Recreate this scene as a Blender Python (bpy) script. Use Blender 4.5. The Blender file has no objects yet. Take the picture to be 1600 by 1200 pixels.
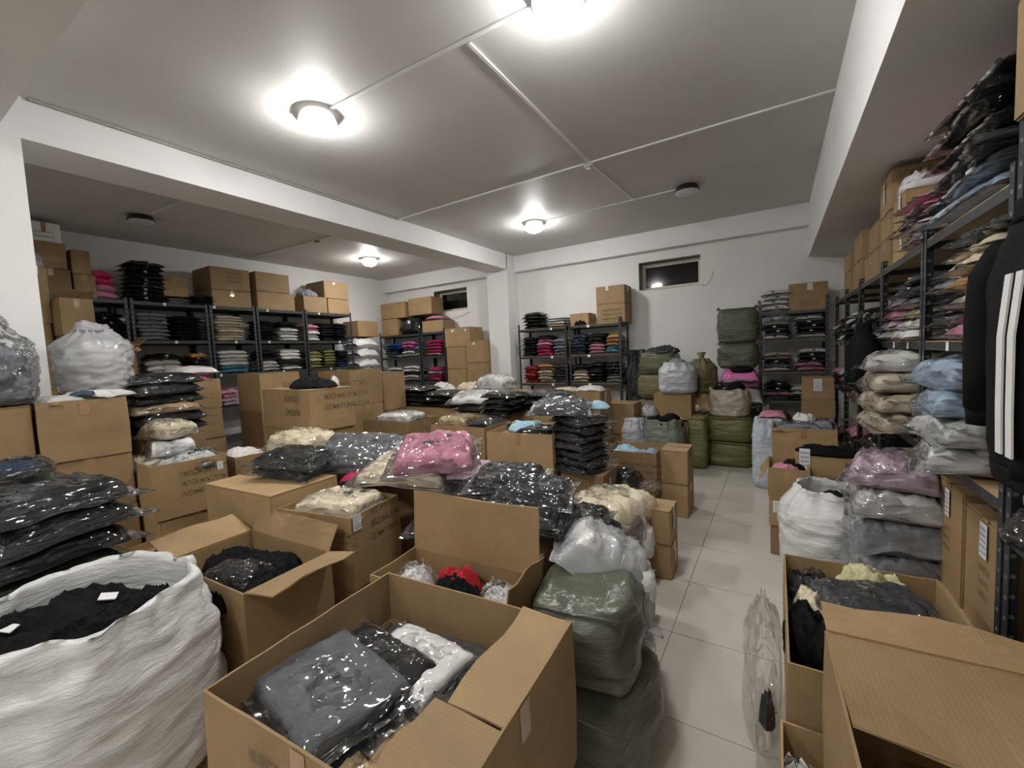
import bpy, bmesh, math, random
from math import radians, sin, cos, pi
from mathutils import Vector, Matrix, noise

sc = bpy.context.scene
COL = sc.collection
# ------------------------------------------------------------------ camera
H = 1.65
YAW, PIT, ROLL, FPX = radians(-31.687), radians(-4.013), radians(2.576), 671.15
_f = Vector((sin(YAW)*cos(PIT), cos(YAW)*cos(PIT), sin(PIT)))
_r = Vector((cos(YAW), -sin(YAW), 0)); _d = -_r.cross(_f)
RR = cos(ROLL)*_r + sin(ROLL)*_d
DD = -sin(ROLL)*_r + cos(ROLL)*_d
CAM = Vector((0, 0, H))
cd = bpy.data.cameras.new('camera'); cam = bpy.data.objects.new('camera', cd); COL.objects.link(cam)
cd.sensor_width = 36; cd.lens = FPX/1600*36; cd.clip_start = .02
m3 = Matrix((RR, -DD, -_f)).transposed()
cam.matrix_world = Matrix.Translation(CAM) @ m3.to_4x4()
sc.camera = cam
# ------------------------------------------------------------------ world, exposure
w = bpy.data.worlds.new('world'); sc.world = w; w.use_nodes = True
w.node_tree.nodes['Background'].inputs[0].default_value = (.01, .012, .016, 1)
w.node_tree.nodes['Background'].inputs[1].default_value = .3
sc.view_settings.view_transform = 'Standard'
try: sc.view_settings.look = 'None'
except Exception: pass
sc.view_settings.exposure = 0.38
sc.view_settings.gamma = 1.0
sc.view_settings.use_curve_mapping = False
LAMP_POWER = 150.0

# ------------------------------------------------------------------ pixel helpers (photo pixel -> point in the room)
def ray(x, y): return RR*((x-800)/FPX) + DD*((y-600)/FPX) + _f
def P(x, y, z):
    d = ray(x, y); return CAM + d*((z-H)/d.z)
def PY(x, y, Y):
    d = ray(x, y); return CAM + d*(Y/d.y)
def PX(x, y, X):
    d = ray(x, y); return CAM + d*(X/d.x)

# ------------------------------------------------------------------ materials
MATS = {}
def newmat(name):
    m = bpy.data.materials.new(name); m.use_nodes = True
    nt = m.node_tree; b = nt.nodes['Principled BSDF']
    return m, nt, b
def N(nt, t, **kw):
    n = nt.nodes.new(t)
    for k, v in kw.items():
        if k in n.inputs.keys() if isinstance(k, str) else False: n.inputs[k].default_value = v
        else: setattr(n, k, v)
    return n
def tex(nt, scale=(1,1,1), coord='Object'):
    tc = N(nt, 'ShaderNodeTexCoord'); mp = N(nt, 'ShaderNodeMapping')
    mp.inputs['Scale'].default_value = scale
    nt.links.new(tc.outputs[coord], mp.inputs['Vector']); return mp.outputs[0]
def ramp(nt, fac, c0, c1, p0=.3, p1=.7):
    r = N(nt, 'ShaderNodeValToRGB')
    r.color_ramp.elements[0].color = (*c0, 1); r.color_ramp.elements[0].position = p0
    r.color_ramp.elements[1].color = (*c1, 1); r.color_ramp.elements[1].position = p1
    nt.links.new(fac, r.inputs[0]); return r.outputs[0]
def bump(nt, b, h, s, dist=.01, sock='Normal'):
    n = N(nt, 'ShaderNodeBump'); n.inputs['Strength'].default_value = s; n.inputs['Distance'].default_value = dist
    nt.links.new(h, n.inputs['Height']); nt.links.new(n.outputs[0], b.inputs[sock]); return n
def noi(nt, v, scale, detail=4, rough=.55):
    n = N(nt, 'ShaderNodeTexNoise'); n.inputs['Scale'].default_value = scale; n.inputs['Detail'].default_value = detail
    n.inputs['Roughness'].default_value = rough
    nt.links.new(v, n.inputs['Vector']); return n.outputs['Fac']
def ridge(nt, v, scale, detail=4, rough=.5):
    n = N(nt, 'ShaderNodeTexNoise'); n.noise_type = 'RIDGED_MULTIFRACTAL'; n.inputs['Scale'].default_value = scale; n.inputs['Detail'].default_value = detail
    n.inputs['Roughness'].default_value = rough; nt.links.new(v, n.inputs['Vector']); return n.outputs['Fac']
def lin(h):
    h = h.lstrip('#'); v = [int(h[i:i+2], 16)/255 for i in (0, 2, 4)]
    return tuple(c/12.92 if c <= .04045 else ((c+.055)/1.055)**2.4 for c in v)
def plaster(name, col, rough=.75, var=.06):
    m, nt, b = newmat(name); v = tex(nt)
    n = noi(nt, v, 1.3, 5)
    c = ramp(nt, n, tuple(x*(1-var) for x in col), tuple(min(1, x*(1+var*.4)) for x in col))
    nt.links.new(c, b.inputs['Base Color']); b.inputs['Roughness'].default_value = rough
    bump(nt, b, noi(nt, v, 60, 3), .05, .003)
    return m
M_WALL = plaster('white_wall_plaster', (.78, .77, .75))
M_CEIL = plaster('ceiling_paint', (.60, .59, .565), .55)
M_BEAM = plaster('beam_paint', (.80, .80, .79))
def cardboard(name, col):
    m, nt, b = newmat(name); v = tex(nt)
    oi = N(nt, 'ShaderNodeObjectInfo')
    n = noi(nt, v, 5, 5, .6)
    c1 = ramp(nt, n, tuple(x*.80 for x in col), tuple(x*1.08 for x in col), .25, .75)
    wv = N(nt, 'ShaderNodeTexWave'); wv.wave_type = 'BANDS'; wv.bands_direction = 'X'; wv.inputs['Scale'].default_value = 28
    wv.inputs['Distortion'].default_value = .6
    nt.links.new(v, wv.inputs['Vector'])
    hs = N(nt, 'ShaderNodeHueSaturation')
    mr = N(nt, 'ShaderNodeMapRange'); mr.inputs[3].default_value = .86; mr.inputs[4].default_value = 1.12
    nt.links.new(oi.outputs['Random'], mr.inputs[0]); nt.links.new(mr.outputs[0], hs.inputs['Value'])
    nt.links.new(c1, hs.inputs['Color'])
    mx = N(nt, 'ShaderNodeMix'); mx.data_type = 'RGBA'; mx.blend_type = 'MULTIPLY'; mx.inputs[0].default_value = .06
    nt.links.new(hs.outputs[0], mx.inputs[6]); nt.links.new(wv.outputs[0], mx.inputs[7])
    sp = noi(nt, v, 14, 2); sm = ramp(nt, sp, (.55, .5, .45), (1, 1, 1), .22, .30)
    m2 = N(nt, 'ShaderNodeMix'); m2.data_type = 'RGBA'; m2.blend_type = 'MULTIPLY'; m2.inputs[0].default_value = .35
    nt.links.new(mx.outputs[2], m2.inputs[6]); nt.links.new(sm, m2.inputs[7])
    nt.links.new(m2.outputs[2], b.inputs['Base Color']); b.inputs['Roughness'].default_value = .72
    bump(nt, b, wv.outputs[0], .12, .002)
    return m
M_CARD = [cardboard('cardboard_%s' % k, c) for k, c in (('plain', (.345, .226, .108)), ('pale', (.40, .266, .131)), ('dark', (.285, .184, .086)))]
def simple(name, col, rough=.5, metal=0, coat=0, var=.1, nscale=20, bstr=.0):
    m, nt, b = newmat(name); v = tex(nt); n = noi(nt, v, nscale, 4)
    c = ramp(nt, n, tuple(x*(1-var) for x in col), tuple(min(1, x*(1+var)) for x in col))
    nt.links.new(c, b.inputs['Base Color']); b.inputs['Roughness'].default_value = rough; b.inputs['Metallic'].default_value = metal
    b.inputs['Coat Weight'].default_value = coat
    if bstr: bump(nt, b, n, bstr, .004)
    return m
M_TAPE = simple('brown_packing_tape', (.36, .22, .11), .22, coat=.4)
M_STICK = simple('white_paper_sticker', (.78, .79, .78), .6, var=.04)
M_POST = simple('dark_painted_steel', (.030, .034, .040), .38, .3, var=.2)
M_SHELFP = simple('dark_shelf_steel', (.045, .048, .050), .45, .2, var=.2)
M_BOARD = simple('bare_shelf_board', (.44, .31, .17), .6, var=.12, nscale=8)
def postmat():
    m, nt, b = newmat('perforated_angle_steel')
    v = tex(nt)
    sx = N(nt, 'ShaderNodeSeparateXYZ'); nt.links.new(v, sx.inputs[0])
    def math_(op, a, bb=None):
        n = N(nt, 'ShaderNodeMath'); n.operation = op
        if isinstance(a, (int, float)): n.inputs[0].default_value = a
        else: nt.links.new(a, n.inputs[0])
        if bb is not None:
            if isinstance(bb, (int, float)): n.inputs[1].default_value = bb
            else: nt.links.new(bb, n.inputs[1])
        return n.outputs[0]
    zz = math_('SUBTRACT', math_('FRACT', math_('MULTIPLY', sx.outputs[2], 14)), .5)
    xx = math_('MULTIPLY', math_('SUBTRACT', math_('ABSOLUTE', math_('ADD', sx.outputs[0], sx.outputs[1])), .018), 14)
    r = math_('ADD', math_('MULTIPLY', zz, zz), math_('MULTIPLY', xx, xx))
    dot = math_('LESS_THAN', r, .012)
    mx = N(nt, 'ShaderNodeMix'); mx.data_type = 'RGBA'; mx.inputs[6].default_value = (.030, .034, .040, 1); mx.inputs[7].default_value = (.22, .23, .24, 1)
    nt.links.new(dot, mx.inputs[0]); nt.links.new(mx.outputs[2], b.inputs['Base Color'])
    b.inputs['Roughness'].default_value = .38; b.inputs['Metallic'].default_value = .3
    return m
M_POSTH = postmat()
def fabric(name, col, rough=.85):
    key = 'f'+name
    if key in MATS: return MATS[key]
    m, nt, b = newmat('fabric_'+name); v = tex(nt)
    n = noi(nt, v, 9, 6, .65)
    c = ramp(nt, n, tuple(x*.72 for x in col), tuple(min(1, x*1.12) for x in col))
    nt.links.new(c, b.inputs['Base Color']); b.inputs['Roughness'].default_value = rough
    b.inputs['Specular IOR Level'].default_value = .15
    bump(nt, b, n, .35, .02); MATS[key] = m; return m
def bagged(name, col):
    """garment seen through tight clear film: fabric under a wrinkled glossy coat"""
    key = 'b'+name
    if key in MATS: return MATS[key]
    m, nt, b = newmat('bagged_'+name); v = tex(nt, coord='Generated')
    oi = N(nt, 'ShaderNodeObjectInfo')
    add = N(nt, 'ShaderNodeVectorMath'); add.operation = 'ADD'
    nt.links.new(v, add.inputs[0]); nt.links.new(oi.outputs['Location'], add.inputs[1]); v = add.outputs[0]
    n = noi(nt, v, 3.2, 6, .6)
    c = ramp(nt, n, tuple(x*.82 for x in col), tuple(min(1, x*1.08) for x in col))
    hs = N(nt, 'ShaderNodeHueSaturation'); mr = N(nt, 'ShaderNodeMapRange'); mr.inputs[3].default_value = .75; mr.inputs[4].default_value = 1.15
    nt.links.new(oi.outputs['Random'], mr.inputs[0]); nt.links.new(mr.outputs[0], hs.inputs['Value']); nt.links.new(c, hs.inputs['Color'])
    nt.links.new(hs.outputs[0], b.inputs['Base Color']); b.inputs['Roughness'].default_value = .7
    b.inputs['Specular IOR Level'].default_value = .15; b.inputs['Coat Weight'].default_value = 1.0; b.inputs['Coat Roughness'].default_value = .07; b.inputs['Coat IOR'].default_value = 1.55
    n2 = ridge(nt, v, 1.9, 3, .5); bump(nt, b, n2, .8, .10, 'Coat Normal')
    bump(nt, b, n, .3, .05)
    MATS[key] = m; return m
def film(name='clear_film', tint=(.975, .98, .985), haze=.02, scale=5, gmax=.9, bs=.9):
    key = 'film'+name
    if key in MATS: return MATS[key]
    m = bpy.data.materials.new(name); m.use_nodes = True; nt = m.node_tree
    for n in list(nt.nodes): nt.nodes.remove(n)
    out = N(nt, 'ShaderNodeOutputMaterial'); tr = N(nt, 'ShaderNodeBsdfTransparent'); gl = N(nt, 'ShaderNodeBsdfGlossy'); df = N(nt, 'ShaderNodeBsdfDiffuse')
    tr.inputs[0].default_value = (*tint, 1); gl.inputs['Roughness'].default_value = .06; gl.inputs[0].default_value = (1, 1, 1, 1); df.inputs[0].default_value = (.8, .8, .82, 1)
    v = tex(nt); nn = ridge(nt, v, scale, 3, .5)
    bp = N(nt, 'ShaderNodeBump'); bp.inputs['Strength'].default_value = bs; bp.inputs['Distance'].default_value = .06
    nt.links.new(nn, bp.inputs['Height']); nt.links.new(bp.outputs[0], gl.inputs['Normal'])
    fr = N(nt, 'ShaderNodeFresnel'); fr.inputs[0].default_value = 1.45; nt.links.new(bp.outputs[0], fr.inputs['Normal'])
    m1 = N(nt, 'ShaderNodeMixShader'); m1.inputs[0].default_value = haze
    nt.links.new(tr.outputs[0], m1.inputs[1]); nt.links.new(df.outputs[0], m1.inputs[2])
    m2 = N(nt, 'ShaderNodeMixShader')
    cl = N(nt, 'ShaderNodeMapRange'); cl.inputs[1].default_value = 0; cl.inputs[2].default_value = 1; cl.inputs[3].default_value = .015; cl.inputs[4].default_value = gmax
    nt.links.new(fr.outputs[0], cl.inputs[0]); nt.links.new(cl.outputs[0], m2.inputs[0])
    nt.links.new(m1.outputs[0], m2.inputs[1]); nt.links.new(gl.outputs[0], m2.inputs[2])
    nt.links.new(m2.outputs[0], out.inputs[0]); MATS[key] = m; return m
M_FILM = film()
M_SHEET = film('soft_clear_sheet', (.97, .975, .98), .045, 2.0, .5, .35)
M_FILMH = film('hazy_film', (.92, .925, .93), .13, 5)
def woven(name, col, gloss=.35):
    key = 'w'+name
    if key in MATS: return MATS[key]
    m, nt, b = newmat('woven_'+name); v = tex(nt, (1, 1, 3.2))
    n = noi(nt, v, 5, 6, .6)
    c = ramp(nt, n, tuple(x*.80 for x in col), tuple(min(1, x*1.1) for x in col))
    nt.links.new(c, b.inputs['Base Color']); b.inputs['Roughness'].default_value = gloss
    n2 = noi(nt, tex(nt, (1, 1, 4)), 9, 5, .6); bump(nt, b, n2, .5, .03); MATS[key] = m; return m
def printmat(name, rows, dark=(.06, .04, .03), dens=.52):
    """illegible rubber-stamp lettering: rows of broken strokes, clear between them"""
    key = 'p'+name
    if key in MATS: return MATS[key]
    m, nt, b = newmat('stamp_'+name); tc = N(nt, 'ShaderNodeTexCoord'); sp = N(nt, 'ShaderNodeSeparateXYZ'); nt.links.new(tc.outputs['UV'], sp.inputs[0])
    def mt(op, a, bb):
        n = N(nt, 'ShaderNodeMath'); n.operation = op
        for i, q in enumerate((a, bb)):
            if isinstance(q, (int, float)): n.inputs[i].default_value = q
            else: nt.links.new(q, n.inputs[i])
        return n.outputs[0]
    fr = mt('FRACT', mt('MULTIPLY', sp.outputs[1], rows), 0)
    band = mt('MULTIPLY', mt('GREATER_THAN', fr, .25), mt('LESS_THAN', fr, .8))
    mp = N(nt, 'ShaderNodeMapping'); mp.inputs['Scale'].default_value = (46, rows*3.0, 1); nt.links.new(tc.outputs['UV'], mp.inputs[0])
    n = noi(nt, mp.outputs[0], 1.0, 2)
    a = mt('MULTIPLY', band, mt('GREATER_THAN', n, dens))
    nt.links.new(mt('MULTIPLY', a, .55), b.inputs['Alpha']); b.inputs['Base Color'].default_value = (*dark, 1); b.inputs['Roughness'].default_value = .8
    MATS[key] = m; return m
M_PRINT3 = printmat('three_rows', 3); M_PRINT2 = printmat('two_rows', 2)
M_PRINTB = printmat('blue_rows', 5, (.10, .14, .30), .48)
PAL = dict(K=(.006, .0065, .0075), D=(.05, .053, .06), G=(.24, .255, .28), W=(.74, .73, .70), C=(.70, .61, .45), T=(.50, .36, .20), O=(.56, .30, .10),
           P=(.60, .25, .335), L=(.34, .44, .56), R=(.42, .025, .035), M=(.55, .03, .13), N=(.03, .045, .085), V=(.17, .18, .055), B=(.03, .10, .42),
           E=(.08, .26, .32), H=(.13, .138, .15), Y=(.66, .62, .36), F=(.66, .16, .42), Q=(.56, .43, .50), S=(.42, .62, .72))
CN = dict(K='black', D='dark grey', G='grey', W='white', C='cream', T='tan', O='orange', P='pink', L='denim blue', R='red', M='crimson', N='navy', V='olive', B='blue', E='teal', H='mid grey', Y='pale yellow', F='magenta', Q='lilac', S='sky blue')
BAG = {k: bagged(CN[k].replace(' ', '_'), v) for k, v in PAL.items()}
FAB = {k: fabric(CN[k].replace(' ', '_'), v) for k, v in PAL.items()}

# ------------------------------------------------------------------ mesh helpers
LABELS = {}
def tag(o, label, cat, group=None, kind=None):
    o['label'] = label; o['category'] = cat
    if group: o['group'] = group
    if kind: o['kind'] = kind
    LABELS.setdefault(label, []).append(o.name)
    return o
def setmat(o, *ms):
    if len(o.data.materials) < len(ms):
        while len(o.data.materials) < len(ms): o.data.materials.append(None)
    for i, m in enumerate(ms):
        o.material_slots[i].link = 'OBJECT'; o.material_slots[i].material = m
def ob(name, me, mats=(), parent=None, loc=(0, 0, 0), rot=(0, 0, 0), scl=(1, 1, 1)):
    o = bpy.data.objects.new(name, me); COL.objects.link(o)
    o.location = loc; o.rotation_euler = rot; o.scale = scl
    if parent: o.parent = parent
    if mats: setmat(o, *(mats if isinstance(mats, (tuple, list)) else (mats,)))
    return o
def empty(name, loc, rz=0):
    o = bpy.data.objects.new(name, None); COL.objects.link(o); o.empty_display_size = .1
    o.location = loc; o.rotation_euler = (0, 0, rz); return o
def mesh(name, v, f, smooth=False, mi=None):
    me = bpy.data.meshes.new(name); me.from_pydata([tuple(p) for p in v], [], f)
    if smooth: me.polygons.foreach_set('use_smooth', [True]*len(me.polygons))
    if mi: me.polygons.foreach_set('material_index', mi)
    me.update(); return me
_boxc = {}
def boxm(x0, x1, y0, y1, z0, z1, bev=0):
    key = tuple(round(q, 4) for q in (x0, x1, y0, y1, z0, z1, bev))
    if key in _boxc: return _boxc[key]
    v = [(x, y, z) for z in (z0, z1) for y in (y0, y1) for x in (x0, x1)]
    f = [(0, 2, 3, 1), (4, 5, 7, 6), (0, 1, 5, 4), (2, 6, 7, 3), (0, 4, 6, 2), (1, 3, 7, 5)]
    me = mesh('box', v, f)
    if bev:
        bm = bmesh.new(); bm.from_mesh(me)
        bmesh.ops.bevel(bm, geom=bm.edges[:], offset=bev, segments=2, affect='EDGES'); bm.to_mesh(me); bm.free()
    _boxc[key] = me; return me
class MB:
    def __init__(s): s.v = []; s.f = []
    def box(s, x0, x1, y0, y1, z0, z1):
        b = len(s.v); s.v += [(x, y, z) for z in (z0, z1) for y in (y0, y1) for x in (x0, x1)]
        s.f += [tuple(b+i for i in q) for q in [(0, 2, 3, 1), (4, 5, 7, 6), (0, 1, 5, 4), (2, 6, 7, 3), (0, 4, 6, 2), (1, 3, 7, 5)]]
    def quad(s, a, b, c, d):
        n = len(s.v); s.v += [a, b, c, d]; s.f.append((n, n+1, n+2, n+3))
    def me(s, name, smooth=False): return mesh(name, s.v, s.f, smooth)
def tube(pts, r, n=8, name='tube'):
    v = []; f = []
    for i, p in enumerate(pts):
        p = Vector(p); t = (Vector(pts[min(i+1, len(pts)-1)])-Vector(pts[max(i-1, 0)])).normalized()
        a = t.cross(Vector((0, 0, 1)));
        if a.length < .01: a = t.cross(Vector((1, 0, 0)))
        a.normalize(); bb = t.cross(a)
        rr = r[i] if isinstance(r, (list, tuple)) else r
        for k in range(n): v.append(p+a*cos(2*pi*k/n)*rr+bb*sin(2*pi*k/n)*rr)
    for i in range(len(pts)-1):
        for k in range(n): f.append((i*n+k, i*n+(k+1) % n, (i+1)*n+(k+1) % n, (i+1)*n+k))
    f.append(tuple(range(n-1, -1, -1))); f.append(tuple((len(pts)-1)*n+k for k in range(n)))
    return mesh(name, v, f, True)
def struct(name, me, mat, parent=None, **k):
    o = ob(name, me, mat, parent, **k)
    if not parent: o['kind'] = 'structure'
    return o
NZ = lambda x, y, z: noise.noise(Vector((x, y, z)))

# ------------------------------------------------------------------ the room
XL, XR, YB, YN, ZC = -8.3, 1.22, 7.7, -2.8, 3.6
# floor with real tiles along the aisle
fl = struct('floor', boxm(XL-.2, XR+.2, YN-.2, YB+.2, -.12, -.004), simple('floor_grout', (.23, .215, .19), .7))
mt, nt, b = newmat('beige_polished_tile')
v = tex(nt); oi = N(nt, 'ShaderNodeObjectInfo')
av = N(nt, 'ShaderNodeVectorMath'); av.operation = 'ADD'; nt.links.new(v, av.inputs[0]); nt.links.new(oi.outputs['Location'], av.inputs[1])
c = ramp(nt, noi(nt, av.outputs[0], 2.5, 6, .6), (.53, .50, .44), (.61, .58, .525))
nt.links.new(c, b.inputs['Base Color']); b.inputs['Roughness'].default_value = .30; b.inputs['Specular IOR Level'].default_value = .42
M_TILE = mt
xs = [-8.3+.62*i for i in range(12)] + [-.90, -.52, .10, .72, 1.22]
xs = sorted(x for x in xs if x <= -1.4) + [-.90, -.52, .10, .72, 1.22]
ys = [1.87-.61*7+.61*i for i in range(18)]
tc = {}
for i in range(len(xs)-1):
    for j in range(len(ys)-1):
        x0, x1, y0, y1 = xs[i], xs[i+1], ys[j], min(ys[j+1], YB)
        if y1-y0 < .05: continue
        if y1 < -1.5: continue
        dx, dy = (x1-x0-.004)/2, (y1-y0-.004)/2
        t = ob('tile', boxm(-dx, dx, -dy, dy, -.004, 0), M_TILE, fl, ((x0+x1)/2, (y0+y1)/2, 0))
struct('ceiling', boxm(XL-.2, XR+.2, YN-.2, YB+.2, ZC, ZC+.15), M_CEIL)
struct('wall_left', boxm(XL-.2, XL, YN-.2, YB+.2, 0, ZC), M_WALL)
struct('wall_right', boxm(XR, XR+.2, YN-.2, YB+.2, 0, ZC), M_WALL)
struct('wall_near', boxm(XL, XR, YN-.2, YN, 0, ZC), M_WALL)
W1 = (-2.05, -1.05, 2.64, 3.13); W2 = (-6.78, -5.82, 2.68, 3.17)
mb = MB()
zx = sorted({XL, XR, W1[0], W1[1], W2[0], W2[1]}); zz = sorted({0, ZC, W1[2], W1[3], W2[2], W2[3]})
for i in range(len(zx)-1):
    for j in range(len(zz)-1):
        cx, cz = (zx[i]+zx[i+1])/2, (zz[j]+zz[j+1])/2
        if any(q[0] < cx < q[1] and q[2] < cz < q[3] for q in (W1, W2)): continue
        mb.box(zx[i], zx[i+1], YB, YB+.30, zz[j], zz[j+1])
me = mb.me('wall_back')
bm = bmesh.new(); bm.from_mesh(me); bmesh.ops.remove_doubles(bm, verts=bm.verts, dist=1e-5); bm.to_mesh(me); bm.free()
struct('wall_back', me, M_WALL)
struct('trim_1', boxm(-4.5, .4, YB-.14, YB, 3.29, ZC), M_BEAM)
struct('trim_2', boxm(XL, -4.98, YB-.14, YB, 3.29, ZC), M_BEAM)
struct('trim_3', boxm(-5.0, -4.5, .4, 7.3, 3.31, ZC), M_BEAM)            # long beam
struct('trim_4', boxm(.4, XR, YN, YB, 2.86, ZC), M_BEAM)                # right dropped beam
struct('trim_5', boxm(XL, .4, .1, .78, 3.31, ZC), M_BEAM)               # near cross beam
struct('column_1', boxm(-4.98, -4.5, 7.28, YB, 0, ZC), M_BEAM)
struct('column_2', boxm(-5.0, -4.502, .35, .9, 0, 3.31), M_BEAM)
# windows
M_FRAME = simple('ivory_window_frame', (.62, .59, .49), .5, var=.12, nscale=14)
M_REVEAL = simple('rough_grey_reveal', (.24, .225, .195), .85, var=.35, nscale=18, bstr=.3)
mg, nt, b = newmat('night_glass'); b.inputs['Base Color'].default_value = (.006, .007, .008, 1); b.inputs['Roughness'].default_value = .06
noi_ = noi(nt, tex(nt), 3, 2); bump(nt, b, noi_, .03, .02)
def window(name, W):
    x0, x1, z0, z1 = W; t = empty(name, ((x0+x1)/2, YB, z0)); t['kind'] = 'structure'
    hw, hh = (x1-x0)/2, z1-z0
    mb = MB(); mb.box(-hw, -hw+.012, 0, .24, 0, hh); mb.box(-hw, hw, 0, .24, hh-.012, hh)
    ob('reveal', mb.me('reveal'), M_REVEAL, t)
    ob('sill', boxm(-hw, hw+.03, -.012, .24, 0, .014), M_FRAME, t)
    y0, y1 = .20, .25
    for nm, q in (('frame_rail', (-hw+.012, hw, y0, y1, .014, .07)), ('frame_rail', (-hw+.012, hw, y0, y1, hh-.07, hh-.012)),
                  ('frame_stile', (-hw+.012, -hw+.07, y0+.001, y1-.001, .07, hh-.07)), ('frame_stile', (hw-.06, hw, y0+.001, y1-.001, .07, hh-.07))):
        ob(nm, boxm(*q, bev=.004), M_FRAME, t)
    ob('pane', boxm(-hw+.06, hw-.05, .225, .233, .06, hh-.06), mg, t)
    ob('latch', boxm(-.05, .05, .17, .2, hh-.055, hh-.035, bev=.004), M_FRAME, t)
    return t
window('window_1', W1); window('window_2', W2)
ob('night_backing', boxm(XL, XR, YB+.5, YB+.55, 1, ZC), simple('night_dark', (.004, .004, .005), .9))['kind'] = 'structure'
M_CABLE = simple('grey_white_cable', (.55, .54, .52), .5)
def cable(label, pts, r=.006, mat=M_CABLE, name='cable'):
    return tag(ob(name, tube(pts, r, 6, name), mat), label, 'cable')
cable('thin loose white cable looping from right corner of the main window', [PY(1097, 446, 7.69), PY(1103, 445, 7.66), PY(1110, 438, 7.64), PY(1114, 428, 7.66), PY(1113, 424, 7.69)])
cable('thin loose grey cable hanging below the dark alcove window', [PY(733, 487, 7.69), PY(722, 492, 7.66), PY(712, 495, 7.66), PY(700, 501, 7.69)])
# ceiling conduits
M_COND = simple('white_pvc_trunking', (.74, .74, .73), .45, var=.03)
def conduit(label, a, b_, w_=.012, h_=.014, z=ZC, mat=M_COND):
    a = Vector((a[0], a[1], z)); b_ = Vector((b_[0], b_[1], z)); d = b_-a; L = d.length
    o = ob('conduit', boxm(0, L, -w_, w_, -h_, -.0005, bev=.003), mat, None, a, (0, 0, math.atan2(d.y, d.x)))
    return tag(o, label, 'conduit')
conduit('white conduit crossing the ceiling from the long beam to the right beam', (-4.5, 4.46), (.4, 4.36), .016)
conduit('white ceiling conduit between the two nearest lit lamps', (-2.93, 2.25), (-1.13, 2.29), .014)
conduit('white ceiling conduit running from lamp line down to smoke detector', (-1.63, 2.31), (-1.65, 4.38), .014)
conduit('thin white ceiling conduit beyond the smoke detector', (-1.65, 4.42), (-1.58, 5.84), .010)
conduit('thin ceiling conduit from far lit lamp to the unlit black-rimmed lamp', (-2.97, 5.85), (-1.05, 5.80), .010)
conduit('grey cable duct along the top edge of the long white beam', (-4.485, .95), (-4.485, 4.44), .014, .02, ZC, simple('grey_duct', (.36, .345, .315), .6))
conduit('thin alcove ceiling conduit reaching the unlit alcove lamp', (-6.7, 2.36), (-5.0, 2.5), .010)
conduit('thin alcove ceiling conduit passing beside the alcove sensor', (-8.2, 4.3), (-5.0, 4.4), .008)
conduit('short white trunking on the underside of the near cross beam', (-6.2, .46), (-3.2, .46), .016, .016, 3.31)
# lamps
def emit(name, col, s):
    m, nt, b = newmat(name); b.inputs['Emission Color'].default_value = (*col, 1); b.inputs['Emission Strength'].default_value = s
    b.inputs['Base Color'].default_value = (.9, .9, .9, 1); v = tex(nt); bump(nt, b, noi(nt, v, 40, 2), .05, .002); return m
M_GLOW = emit('lit_opal_glass', (1.0, .985, .97), LAMP_POWER)
M_OPAL = simple('unlit_opal_glass', (.62, .61, .58), .25, coat=.5, var=.03)
M_RIM = simple('white_lamp_rim', (.72, .71, .68), .4, var=.03)
M_GLOWRIM = emit('rim_with_added_glow', (1.0, .97, .92), .55)  # weak emission added to the rim, standing in for light from the dome
M_BRIM = simple('black_lamp_rim', (.02, .02, .02), .4)
def lathe(prof, n=32, name='lathe'):
    v = []; f = []
    for r, z in prof:
        for k in range(n): v.append((r*cos(2*pi*k/n), r*sin(2*pi*k/n), z))
    for i in range(len(prof)-1):
        for k in range(n): f.append((i*n+k, i*n+(k+1) % n, (i+1)*n+(k+1) % n, (i+1)*n+k))
    f.append(tuple(range(n-1, -1, -1))); f.append(tuple((len(prof)-1)*n+k for k in range(n)))
    me = mesh(name, v, f, True); return me
RIM = lathe([(.09, 0), (.118, 0), (.128, -.015), (.142, -.050), (.145, -.062), (.138, -.068), (.11, -.068)], name='rim')
DOME = lathe([(.132, -.068)] + [(.132*cos(a), -.068-.080*sin(a)) for a in [pi/2*i/8 for i in range(1, 8)]] + [(.01, -.148)], name='dome')
FLAT = lathe([(.136, -.066)] + [(.136*cos(a), -.066-.03*sin(a)) for a in [pi/2*i/8 for i in range(1, 8)]] + [(.01, -.096)], name='diffuser')
def lamp(label, x, y, on=True):
    t = empty('ceiling_lamp', (x, y, ZC)); tag(t, label, 'ceiling lamp', 'round ceiling lamps')
    ob('rim', RIM, M_GLOWRIM if on else M_BRIM, t); ob('dome' if on else 'diffuser', DOME if on else FLAT, M_GLOW if on else M_OPAL, t)
    return t
lamp('lit round ceiling lamp nearest the long beam, on the left', -3.08, 2.25)
lamp('lit round ceiling lamp cut by the top edge of the picture', -1.0, 2.27)
lamp('far lit round ceiling lamp beyond the ceiling conduit', -3.1, 5.86)
lamp('unlit flat ceiling lamp with black rim near the right beam', -.93, 5.79, False)
lamp('lit round ceiling lamp deep inside the alcove', -6.66, 5.78)
lamp('unlit dark-rimmed ceiling lamp near the alcove shelves', -6.85, 2.34, False)
lamp('lit ceiling lamp behind the camera on the right', -1.0, -1.3)
lamp('lit ceiling lamp behind the camera on the left', -3.05, -1.3)
t = empty('smoke_detector', (-1.68, 4.46, ZC)); tag(t, 'small white smoke detector where the ceiling conduits cross', 'smoke detector')
ob('base', lathe([(.05, 0), (.052, -.014), (.045, -.02)], 20), M_COND, t); ob('sensor_head', lathe([(.034, -.02), (.032, -.045), (.02, -.05)], 20), M_RIM, t)
ob('vent_ring', lathe([(.035, -.028), (.035, -.036)], 20), M_BRIM, t)
t = empty('smoke_detector', (-6.3, 4.42, ZC)); tag(t, 'small dark sensor on the alcove ceiling beside the conduit', 'smoke detector')
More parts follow.
